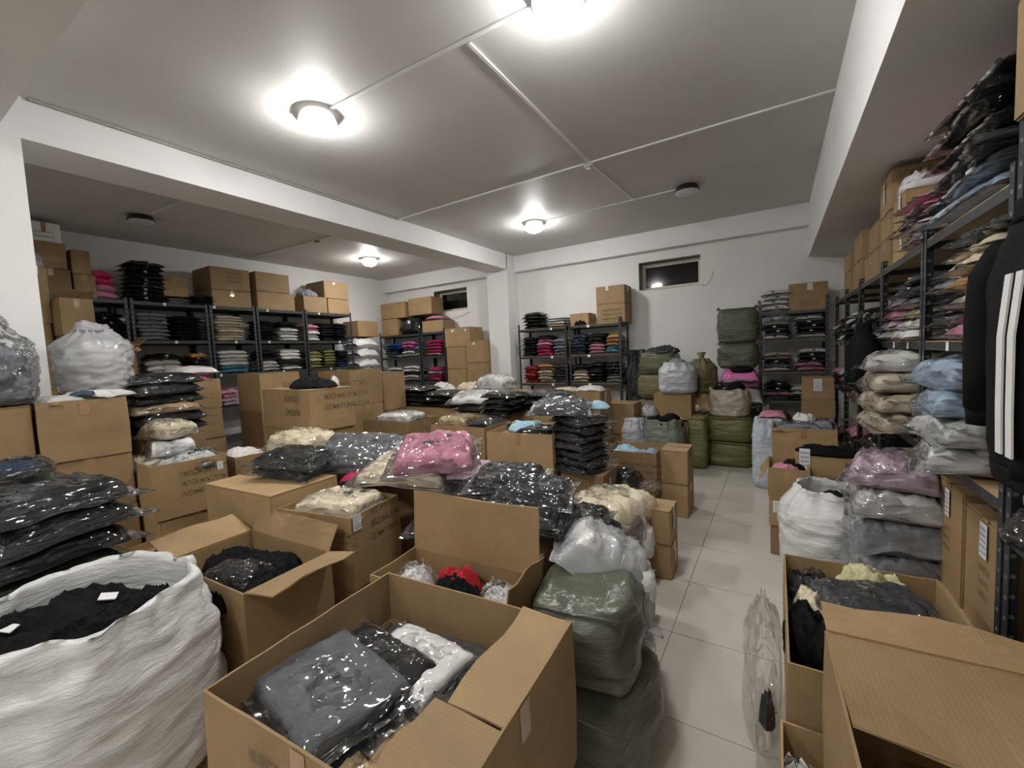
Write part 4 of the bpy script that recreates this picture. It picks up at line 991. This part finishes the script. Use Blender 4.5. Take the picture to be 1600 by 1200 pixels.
# bags on the row behind: beige, black, grey, pink
cc_ = carton('wide low carton under the pink and cream bags', .78, .52, .44, (-2.06, 2.31, .40), 3); carton('floor carton under the pink and cream bags', .78, .52, .40, (-2.06, 2.31, 0), 3)
carton('carton under the grey bag in the centre', .54, .6, .44, (-2.77, 2.2, .40), 0); carton('floor carton under the grey bag in the centre', .54, .6, .40, (-2.77, 2.2, 0), 0)
bag('crimson bag squashed below the grey bag', (-2.36, 1.98, .80), (.44, .34, .12), 'M', 15)
filmbag('puffy grey bag leaning in the centre of the island', (-2.60, 2.08, .85), (.70, .56, .17), 'H', 34, seed=4, lean=15, mark=[(.1, .1, .05, .02, 'K')])
filmbag('cream bag lying beneath the pink bag', (-2.02, 1.98, .86), (.66, .52, .13), 'C', 22, seed=1, lean=7, mark=[(-.1, -.25, .04, .03, 'K'), (.2, -.2, .03, .02, 'K')])
filmbag('bright pink folded hoodie in clear bag on the cream bag', (-1.87, 2.06, .93), (.58, .52, .16), 'P', 36, seed=0, lean=14, mark=[(-.05, .02, .10, .02, 'K'), (.15, .2, .04, .03, 'K'), (-.2, -.15, .03, .03, 'K')])
bag('pale pink and grey bag tucked right of the pink hoodie', (-1.62, 2.16, .87), (.40, .44, .10), 'Q', 14)
for i in range(2): filmbag('black bag, %s of the pair on the closed plain carton' % ('lower', 'upper')[i], (-2.78+.02*i, 1.66, .905+.062*i), (.50, .38, .10), 'K', 14+6*i, seed=2+i, lean=5)
for i in range(2): filmbag('beige puffy bag, %s of the pair behind the closed carton' % ('lower', 'upper')[i], (-3.25+.02*i, 2.0+.02*i, .82+.12*i), (.54, .44, .19), ('C', 'C')[i], 20-14*i, seed=3+i)
carton('carton carrying the pair of beige puffy bags', .55, .34, .44, (-3.38, 1.98, .38), 0); carton('floor carton carrying the pair of beige puffy bags', .55, .34, .378, (-3.38, 1.98, 0), 0)
carton('small open carton with white garments behind the beige bags', .40, .30, .34, (-3.98, 1.92, .56), -4, top='open', cav=.06); carton('floor carton below the small open white garment carton', .40, .30, .555, (-3.98, 1.92, 0), -4)
heap('white garment heap in the small open carton behind beige bags', (-3.98, 1.92, .84), (.36, .27, .12), 'W')
filmheap('dark teal garments in film between the two open cartons', (-3.40, 1.64, .60), (.36, .28, .17), fm=M_FILM, inner=[('E', 0, 0, 0, .85, .85, .85), ('K', .2, -.1, .2, .5, .5, .5)]); carton('carton under the dark teal garments', .30, .26, .60, (-3.40, 1.62, 0), 0)
# black bag pile right behind raised flap
carton('carton under the near black bag pile', .68, .60, .30, (-1.30, 1.99, .38), 2); carton('floor carton under the near black bag pile', .68, .60, .378, (-1.30, 1.99, 0), 2)
pts = [(-1.50, 1.80, 24, 'K'), (-1.22, 1.80, 8, 'K'), (-1.02, 1.95, 0, 'K'), (-1.40, 1.86, 22, 'K'), (-1.06, 1.92, 6, 'K'), (-1.34, 1.95, 28, 'K'), (-1.06, 1.98, 16, 'K'), (-1.24, 2.02, 20, 'K')]
zz_ = [.785, .785, .84, .845, .90, .905, .955, .985]
for i, ((x, y, a, cc_), z) in enumerate(zip(pts, zz_)):
    filmbag('black film-wrapped bag, %s in the near pile behind raised flap' % ORD[i], (x-.07, y+.02, z-.10), (.46, .38, .095), cc_, a, seed=i+1, lean=5+3*(i%2), group='near black bag pile')
z = .30
carton('low carton under the black bags sliding to the aisle', .27, .40, .30, (-.77, 2.38, 0), 0)
for i in range(6): filmbag('black bag, %s from bottom of the column sliding toward aisle' % ORD[i], (-.80-.03*i, 2.32-.03*i, z), (.36, .44, .095), 'K', R0.uniform(-10, 10), group='black bags sliding to the aisle'); z += .074

# far left: stack of cartons with tops and clear bags
f = P(33, 631, 1.46)
carton('open carton at far left with grey and white folded garments', .46, .44, .40, (-4.23, .97, 1.07), -6, top='open', cav=.06, card=0)
under(['carton below the far left open carton', 'third carton in the far left stack', 'floor carton in the far left stack'], (-4.23, .97, 1.07), .46, .44, (.38, .36, .33), -9)
for i, (dx, dy, cc_) in enumerate(((-.06, 0, 'C'), (.02, -.08, 'W'), (.03, .10, 'W'), (.1, .02, 'N'))):
    bag('%s folded garment, %s in the far left open carton' % (CN[cc_], ORD[i]), (-4.23+dx, .97+dy, 1.415+.022*i), (.36, .34, .07) if cc_ != 'N' else (.16, .14, .05), cc_, i*20)
# clear bags heaped on/near the far-left carton (in front of the column)
filmheap('big hazy white plastic bag beside the near column', (-4.68, 1.20, 1.48), (.44, .44, .52), fm=film('milk_film', (.9, .9, .9), .45, 4), inner=[('W', 0, 0, 0, .85, .85, .8)], seed=1, yaw=30)
carton('tall carton supporting the big hazy white bag', .42, .30, .74, (-4.76, 1.14, .74), 0); carton('floor carton supporting the big hazy white bag', .42, .30, .738, (-4.76, 1.14, 0), 0)
filmheap('crumpled clear bag heap at the left picture edge', (-4.24, .60, 1.47), (.44, .36, .52), fm=M_FILM, inner=[('G', 0, 0, 0, .8, .8, .75)], seed=4)
bag('black glossy bag leaning above the clear bag heap, left edge', (-4.22, .52, 1.74), (.34, .30, .22), 'K', 0, (50, -20)); carton('narrow carton under the clear bag heap at left edge', .42, .38, .50, (-4.26, .52, .96), 0); carton('floor carton under the clear bag heap at left edge', .42, .38, .955, (-4.26, .52, 0), 0)
carton('carton under the black and brown bag stack by far left', .50, .46, .40, (-4.66, 1.60, .70), -4); carton('floor carton under the black and brown bag stack by far left', .50, .46, .698, (-4.66, 1.60, 0), -4)
z = 1.102
for i, cc_ in enumerate('KKOKKK'):
    filmbag('%s bag, %s from bottom of the stack right of far left carton' % ({'K': 'black', 'O': 'brown and black'}[cc_], ORD[i]), (-4.58+R0.uniform(-.05, .05), 1.56+R0.uniform(-.03, .03), z), (.46, .60, .115), 'K' if cc_ == 'K' else 'T', 8+R0.uniform(-10, 10), group='black and brown bag stack'); z += .082
filmbag('cream bag standing between far left carton and black stack, upper', (-4.10, 1.44, 1.10), (.34, .32, .16), 'C', 20, seed=2); filmbag('white bag beneath the cream bag beside far left carton', (-4.10, 1.44, .97), (.36, .34, .16), 'W', -10, seed=3)
carton('upper carton behind the black and brown bag stack', .55, .5, .30, (-5.32, 2.02, 1.23), -3, top='open', cav=.05); under(['second carton behind the black and brown bag stack', 'third carton behind the black and brown bag stack', 'floor carton behind the black and brown bag stack'], (-5.32, 2.02, 1.23), .55, .5, (.32, .46, .45), -3)
bag('crimson flat bag on the carton behind the black stack', (-5.3, 2.02, 1.49), (.54, .46, .10), 'M', -4); bag('white flat bag on the crimson bag behind the black stack', (-5.3, 2.1, 1.57), (.46, .4, .11), 'W', 6)
carton('tall upright pale carton right beside the near column', .36, .19, .62, (-7.08, 1.36, 2.22), 0, card=1); under(['carton below the tall upright pale carton', 'third carton below the tall upright pale carton', 'floor carton below the tall upright pale carton'], (-7.08, 1.36, 2.22), .36, .19, (.74, .74, .72), 0)
filmheap('white film bundle lying on the tall upright pale carton', (-7.05, 1.36, 2.842), (.28, .20, .26), fm=M_FILMH, inner=[('W', 0, 0, 0, .8, .8, .8)])
carton('open carton with raised lid near the left-wall racks, high', .44, .27, .40, (-6.84, 1.60, 2.08), 0, top='open', flaps=[('R', 25, .16)]); under(['carton below the high raised lid carton', 'third carton below the high raised lid carton', 'floor carton below the high raised lid carton'], (-6.84, 1.60, 2.08), .44, .27, (.7, .7, .68), 0)
filmheap('crumpled clear film on the high raised lid carton', (-6.80, 1.60, 2.36), (.36, .24, .22), fm=M_FILM)
carton('open carton with tan flaps at mid height near left-wall racks', .48, .30, .40, (-6.86, 1.92, 1.52), 0, top='open', flaps=[('R', 12, .2), ('F', 40, .18)], cav=.06); under(['carton below the mid height tan flap carton', 'third carton below the mid height tan flap carton', 'floor carton below the mid height tan flap carton'], (-6.86, 1.92, 1.52), .48, .30, (.5, .5, .5), 0)
bag('tan bag lying on the mid height tan flap carton', (-6.70, 1.95, 1.86), (.40, .30, .12), 'T', 10)

# ================================================================== FOREGROUND LEFT
# stack of black bags at the left picture edge
carton('carton under the black bag stack at the left picture edge', .62, .50, .30, (-3.02, .42, .20), 8); carton('floor carton under the black bag stack at left edge', .62, .5, .198, (-3.02, .42, 0), 8)
z = .50
for i in range(6):
    filmbag('black film-wrapped garment, %s from bottom of the left edge stack' % ORD[i], (-2.90+R0.uniform(-.03, .03), .48+R0.uniform(-.02, .02), z), (.72, .56, .145), ('K', 'K', 'K', 'K', 'K', 'K')[i], 8+R0.uniform(-8, 8), (0, 0), seed=i, group='left edge black bag stack'); z += .105
filmheap('dark garments in loose film at the extreme left edge', (-3.25, .46, z+.03), (.46, .34, .10), fm=M_FILM, inner=[('K', 0, 0, 0, .9, .9, .8), ('N', .2, 0, .3, .5, .5, .5)])
# lower open cartons between
carton('low open carton with striped garments under the closed carton', .50, .40, .34, (-2.93, 1.02, .30), 10, top='open', cav=.10, card=0, stick=[('N', .12, .1, .10, .12)]); carton('floor carton under the striped garment carton', .5, .40, .298, (-2.93, 1.02, 0), 10)
for i, cc_ in enumerate('TKSK'): bag('%s striped-edge bag, %s in the low open carton' % (CN[cc_], ORD[i]), (-3.08+.10*i, 1.06, .545+.012*i), (.34, .30, .06), cc_, 14+R0.uniform(-5, 5))
# big white sack
t = sack('huge white woven sack of black garments in the left foreground', (-2.15, .43, .12), .345, .73, .315, 'white', 20, seed=41, depth=.22, n=110, m=60, wr=.014, sag=.07)
for i, (dx, dy, a, sx, sy, lg) in enumerate(((-.08, .06, 20, .56, .32, (.05, .1, .07)), (.10, -.04, 70, .44, .30, None), (-.12, -.12, 5, .46, .28, (0, -.1, .06)), (.08, .14, 120, .36, .24, None))):
    heap('black garment, %s in the huge white foreground sack' % ['largest with white neck label', 'right fold without label', 'front fold with white oval label', 'back fold'][i], (-2.15+dx, .43+dy, .655+.015*(i % 2)), (sx, sy, .17), 'K', a, logo=lg, seed=i, group='black garments in the white sack')
carton('low carton with white sticker under the white sack, bottom edge', .80, .66, .118, (-2.04, .42, 0), -5, stick=[('T', .80, .20, .10, .07)], text=[('T', .72, .12, .08, .03)])
# open carton with black clothes
c = Vector((-2.24, 1.06, .28))
carton('open flapped carton of black garments behind the white sack', .68, .42, .42, c, 2, top='open', cav=.12, flaps=[('F', 62, .13), ('R', 12, .20), ('L', 20, .20)], card=0); carton('floor carton under the black garment carton', .66, .42, .278, (c.x, c.y, 0), 2)
for i, (dx, dy, a) in enumerate(((-.16, .02, 20), (.03, .06, 60), (.14, -.06, 100), (-.05, -.08, 10))):
    if i < 3: heap('black garment, %s in the flapped carton' % ('left', 'rear', 'right')[i], (c.x+dx, c.y+dy, .585), (.36, .26, .13), 'K', a, seed=i+2, group='black garments in the flapped carton')
    else: filmbag('glossy black bag at the front of the flapped carton', (c.x+dx+.1, c.y+dy, .62), (.34, .22, .09), 'K', 15)
# the big open carton
W_, D_, HB = .80, .69, .47
bx_, by_ = -1.36+.40*cos(radians(3))+.0, 1.17
ca = radians(3); u_ = Vector((cos(ca), sin(ca), 0)); v2 = Vector((sin(ca), -cos(ca), 0))
cen = Vector((-1.36, 1.17, 0))+u_*(W_/2)+v2*(D_/2)
big = carton('big open carton of grey and black bags in the foreground', W_, D_, HB, (cen.x, cen.y, .78-HB), 3, top='open', cav=.19, flaps=[('R', 177, .17, .36, 1), ('R', 174, .20, 0, .355)], card=0, tape=True, text=[('N', .26, .42, .13, .22)])
carton('floor carton under the big open foreground carton', .78, .62, .308, (cen.x, cen.y, 0), 3)
def inbox(x, y, z): return (cen.x+u_.x*x-sin(ca)*y, cen.y+u_.y*x+cos(ca)*y, z)
for i, (x, y, z, sx, sy, sz, cc_, a, sd, nm_) in enumerate((
    (-.08, .19, .592, .54, .24, .06, 'D', 4, 1, 'dark grey clear-bagged garment at the back of big open carton'),
    (-.06, .10, .635, .40, .30, .07, 'W', -6, 2, 'white folded garment in clear bag inside the big open carton'),
    (-.16, .00, .650, .50, .34, .065, 'K', -8, 3, 'black folded trousers bag inside the big open carton'),
    (-.17, -.11, .592, .48, .38, .06, 'D', -12, 4, 'dark bag beneath the grey bag in big open carton'),
    (-.20, -.11, .668, .50, .38, .06, 'H', -14, 0, 'grey folded garment bag on top in the big open carton'),
    (.22, .13, .592, .28, .24, .09, 'K', 40, 2, 'small black bag at the right of big open carton'))):
    filmbag(nm_, inbox(x, y, z), (sx, sy, sz), cc_, 3+a, seed=sd, mark=[(0, .05, .05, .02, 'K')] if cc_ == 'H' else None)
filmbag('beige bag with coral print at bottom right of big open carton', inbox(.12, -.14, .592), (.46, .36, .05), 'T', 30, seed=1, mark=[(.14, .06, .18, .05, 'P'), (.02, .16, .05, .14, 'P')])
# carton with raised flap behind it
t = carton('open carton with tall raised flap behind the big open carton', .72, .30, .40, (-1.22, 1.41, .28), 2, top='open', cav=.09, flaps=[('F', 88, .30), ('R', 84, .10)], tape=False, card=0)
carton('floor carton under the tall raised flap carton', .70, .28, .278, (-1.22, 1.41, 0), 2)
heap('black garment in the tall raised flap carton', (-1.18, 1.38, .60), (.24, .16, .12), 'K'); heap('bright red garment folded beside black one in raised flap carton', (-1.22, 1.44, .60), (.22, .12, .13), 'R')
filmheap('white garment in clear film left in the raised flap carton', (-1.42, 1.38, .595), (.22, .18, .13), fm=M_FILM, inner=[('W', 0, 0, 0, .8, .8, .7)]); filmheap('white garment in clear film right in the raised flap carton', (-.97, 1.42, .595), (.24, .18, .13), fm=M_FILM, inner=[('W', 0, 0, 0, .8, .8, .7), ('G', .2, 0, .1, .4, .4, .4)])

# ================================================================== RIGHT SIDE OF THE AISLE
c = cartonF('closed carton carrying a flat black garment, right of aisle', (1243, 712), .74, .50, .30, .36, 0, 'R', card=1, stick=[('N', .05, .62, .07, .2)], text=[('N', .36, .10, .22, .2)], tape=False)
under(['carton beneath the flat black garment carton right of aisle'], (c.x, c.y, .38), .5, .30, (.378,))
heap('flat black garment lying on the carton right of the aisle', (c.x-.02, c.y, .742), (.46, .30, .08), 'K')
c = cartonF('open carton of grey bags at far right of the aisle', (1207, 668), .80, .52, .40, .46, 0, 'R', top='open', cav=.06, card=1)
carton('carton beneath the open grey bag carton at far right', .52, .4, .338, (c.x, c.y, 0), 0)
filmbag('grey bag lying in the open carton at far right, front', (c.x-.05, c.y-.05, .745), (.44, .32, .10), 'G', 5); filmbag('pale grey bag lying behind in the open carton at far right', (c.x+.1, c.y+.08, .75), (.4, .3, .12), 'G', -12); heap('white bonnet-like heap on the grey bags at far right', (c.x+.02, c.y+.08, .84), (.22, .2, .09), 'W')
sack('blue-white sack standing behind the grey bag carton', (-.06, 5.65, 0), .16, .80, .13, 'bluewhite', op=False, seed=51)
bag('pale pink bag on top of the blue-white sack', (-.04, 5.68, .78), (.3, .34, .10), 'P')
carton('stickered carton beside the corner rack, upper', .30, .30, .26, (.42, 6.3, .95), 0, stick=[('N', .35, .4, .08, .14)]); under(['middle carton beside the corner rack', 'third carton beside the corner rack', 'floor carton beside the corner rack'], (.42, 6.3, .95), .32, .32, (.22, .36, .36))
c = Vector((.09, 3.98, 0))
carton('bottom small carton of the aisle stack behind white sack', .26, .36, .225, c, 0, stick=[('L', .1, .3, .05, .09)], card=2); carton('middle small carton of the aisle stack behind white sack', .28, .40, .225, (c.x, c.y+.02, .227), 0, stick=[('N', .1, .5, .07, .09)], card=0)
carton('open small carton with pink and white shirts on the aisle stack', .27, .40, .22, (c.x-.01, c.y+.06, .454), 0, top='open', cav=.05, flaps=[('L', -62, .12)])
heap('pink shirt in the open small aisle carton', (c.x-.03, c.y, .63), (.18, .22, .06), 'P'); heap('black and white shirt in the open small aisle carton', (c.x+.04, c.y+.12, .63), (.18, .22, .08), 'K')
t = sack('white woven sack standing on the tiles at right of aisle', (.32, 3.52, 0), .275, .66, .19, 'white', 10, seed=61, depth=.12, n=96, m=54, wr=.012, sag=.05)
heap('black garment inside the white sack at right of aisle', (.37, 3.52, .55), (.26, .22, .09), 'K')
# hanging-bag pile in front of the third bay
z = .30
for i, (cc_, lb, hh_) in enumerate((('G', 'grey lowest', .24), ('G', 'grey middle', .22), ('W', 'white-grey upper', .2), ('Q', 'lilac topmost', .2))):
    filmbag('clear %s bag of the pile before the right rack post' % lb, (.55, 3.02+.02*i, z), (.44, .46, hh_), cc_, 15-9*i, seed=i, fm=M_FILMH if cc_ == 'G' else None, group='clear bags before the right rack'); z += hh_*.80
carton('carton under the clear bags before the right rack', .26, .40, .298, (.50, 3.02, 0), 0)
# open cartons at the right front
carton('long open carton beside the aisle full of dark bags', .56, .86, .44, (.31, 2.02, .16), 0, top='open', cav=.15, card=1); carton('floor carton under the long open aisle carton', .54, .84, .158, (.31, 2.02, 0), 0)
filmbag('charcoal bag on top of the long open aisle carton', (.34, 2.12, .515), (.46, .42, .13), 'D', 20, seed=1); filmheap('clear crumpled bag with tan garment by the shelf edge', (.44, 1.86, .50), (.36, .30, .20), fm=M_FILM, inner=[('T', .1, 0, 0, .7, .7, .5)])
heap('black garment spilling at the aisle rim of the long carton', (.12, 1.95, .46), (.2, .34, .16), 'K'); heap('cream shirt with red collar in the long open carton', (.16, 2.14, .48), (.2, .22, .15), 'C'); filmheap('dark bag behind the cream shirt in the long carton', (.12, 2.3, .47), (.18, .2, .16), fm=M_FILM, inner=[('K', 0, 0, 0, .9, .9, .9)])
heap('pale green shirt at the far end of the long carton', (.36, 2.36, .50), (.28, .16, .18), 'Y')
filmheap('clear bag hanging outside the long carton over the tiles', (-.05, 1.98, .10), (.13, .56, .46), fm=M_SHEET, seed=2, inner=[('K', .15, -.33, .2, .4, .12, .35)], knot=False)
carton('open carton of white bags hidden under the front right carton', .62, .72, .42, (.32, 1.20, .0), 0, top='open', cav=.14, card=1)
for i in range(3): filmheap('white bag, %s in the sliver beside the front right carton' % ORD[i], (.07, 1.02+.17*i, .29), (.16, .20, .20), fm=M_FILM, inner=[('W', 0, 0, 0, .9, .9, .85)], seed=i+1)
carton('large carton with folded lid in the right front corner', .52, .66, .42, (.385, 1.09, .423), 2, top='open', cav=.30, flaps=[('F', 3, .15), ('F', 178.5, .36)], card=0, tape=False)

# ================================================================== JACKETS
def loft(secs, n=24, name='loft', wr=.012, seed=0):
    v = []; f = []
    fine = []
    for a_, b_ in zip(secs, secs[1:]):
        for k in range(5): fine.append(tuple(p_+(q_-p_)*k/5 for p_, q_ in zip(a_, b_)))
    secs = fine+[secs[-1]]
    for j, (cx, cy, z, rx, ry) in enumerate(secs):
        for i in range(n):
            a = 2*pi*i/n; g = 1+wr*8*NZ(cos(a)*1.5+seed, sin(a)*1.5, z*2.2+seed)+wr*5*(1-2*abs(NZ(cos(a)*2.5+seed, sin(a)*2.5, z*5)))
            v.append((cx+rx*cos(a)*g, cy+ry*sin(a)*g, z))
    for j in range(len(secs)-1):
        for i in range(n): f.append((j*n+i, j*n+(i+1) % n, (j+1)*n+(i+1) % n, (j+1)*n+i))
    f.append(tuple(range(n-1, -1, -1))); f.append(tuple((len(secs)-1)*n+i for i in range(n)))
    return mesh(name, v, f, True)
def jacket(label, pos, yaw, w_=.46, h=.66, stripes=False, sl=.60, seed=1, zip_=True):
    """hanging jacket; local front faces -x, width along y, top at z=0"""
    t = empty('black_jacket', pos, radians(yaw)); tag(t, label, 'jacket', 'black jackets hung on the right rack')
    hw = w_/2
    mat_ = FAB['K']
    ob('torso', loft([(0, 0, -h, .055, hw*.86), (0, 0, -h+.06, .07, hw*.92), (0, 0, -h*.5, .075, hw*.93), (0, 0, -.16, .075, hw*.95), (0, 0, -.07, .06, hw*.80), (0, 0, -.02, .045, hw*.45), (0, 0, .0, .04, hw*.30)], 32, seed=seed), mat_, t)
    ob('collar', loft([(0, 0, -.01, .05, hw*.32), (0, 0, .05, .045, hw*.30)], 20, seed=seed), mat_, t)
    ob('hem_band', loft([(0, 0, -h-.05, .052, hw*.80), (0, 0, -h+.005, .06, hw*.88)], 28, seed=seed), mat_, t)
    if zip_: ob('zip', boxm(-.079, -.074, -.004, .004, -h-.03, -.03), M_STRAP, t)
    for s_ in (-1, 1):
        pts_ = [(0, s_*hw*.74, -.07), (-.005, s_*hw*.98, -.13), (-.01, s_*hw*1.10, -.26), (-.015, s_*hw*1.16, -.42), (-.02, s_*hw*1.20, -sl)]
        sv = ob('sleeve', tube(pts_, [.06, .075, .072, .062, .052], 18), mat_, t)
        ob('cuff', tube([(-.02, s_*hw*1.20, -sl+.01), (-.022, s_*hw*1.205, -sl-.055)], [.048, .042], 16), mat_, sv)
        if stripes:
            for q in (-.030, .020):
                v = []; f = []
                for i, (p, r_) in enumerate(zip(pts_[1:], [.075, .072, .062, .052])):
                    a0 = pi*.94 if s_ > 0 else pi*1.06
                    for dq in (q-.014, q+.014): v.append((p[0]-r_-.006, p[1]+dq, p[2]))
                for i in range(3): f.append((2*i, 2*i+1, 2*i+3, 2*i+2))
                so = ob('stripe', mesh('stripe', v, f), M_TAGW, sv); so.modifiers.new('s', 'SOLIDIFY').thickness = .004
    ob('hanger_hook', tube([(0, 0, .05), (0, 0, .10), (.02, 0, .125), (.035, 0, .11)], .004, 6), M_STRAP, t)
    return t
jacket('plain black jacket hanging behind the striped one on nearest rack', (.61, 1.76, 1.96), 0, .44, .70, seed=2, sl=.56, zip_=False)
jacket('black track jacket with white sleeve stripes at the right edge', (.50, 1.10, 1.90), 0, .42, .66, stripes=True, seed=5, sl=.52, zip_=False)
jacket('distant black jacket hanging from the fourth right-wall rack', (.58, 4.30, 1.72), 0, .36, .44, seed=7, sl=.42, zip_=False)

# ------------------------------------------------------------------ the farthest bags beyond the first 300 become one mass
bags = [o for o in COL.objects if o.parent is None and o.get('category') == 'bagged garment']
def _sz(o):
    d = (o.location-CAM); dep = max(.3, d.dot(_f))
    kid = next((c_ for c_ in o.children if c_.name.startswith(('film', 'garment'))), o)
    return max(kid.scale.x, kid.scale.y)*max(kid.scale.z, .05)/dep**2
bags.sort(key=_sz, reverse=True)
far = [o for o in bags[300:] if o.type == 'MESH']
if far:
    V = []; Fc = []; MI = []; mats_ = []
    bpy.context.view_layer.update()
    for o in far:
        mw = Matrix.LocRotScale(o.location, o.rotation_euler, o.scale); b0 = len(V)
        sl = []
        for ms in o.material_slots:
            if ms.material not in mats_: mats_.append(ms.material)
            sl.append(mats_.index(ms.material))
        V += [tuple(mw @ q.co) for q in o.data.vertices]
        for pg in o.data.polygons: Fc.append(tuple(b0+i for i in pg.vertices)); MI.append(sl[pg.material_index])
        for c_ in list(o.children): bpy.data.objects.remove(c_)
    me = mesh('far_bagged_garments', V, Fc, True, MI)
    for m_ in mats_: me.materials.append(m_)
    nb = bpy.data.objects.new('bagged_garments_mass', me); COL.objects.link(nb)
    nb['label'] = 'mass of small bagged garments stacked on the most distant rack shelves'; nb['category'] = 'bagged garments'; nb['kind'] = 'stuff'
    for o in far: bpy.data.objects.remove(o)
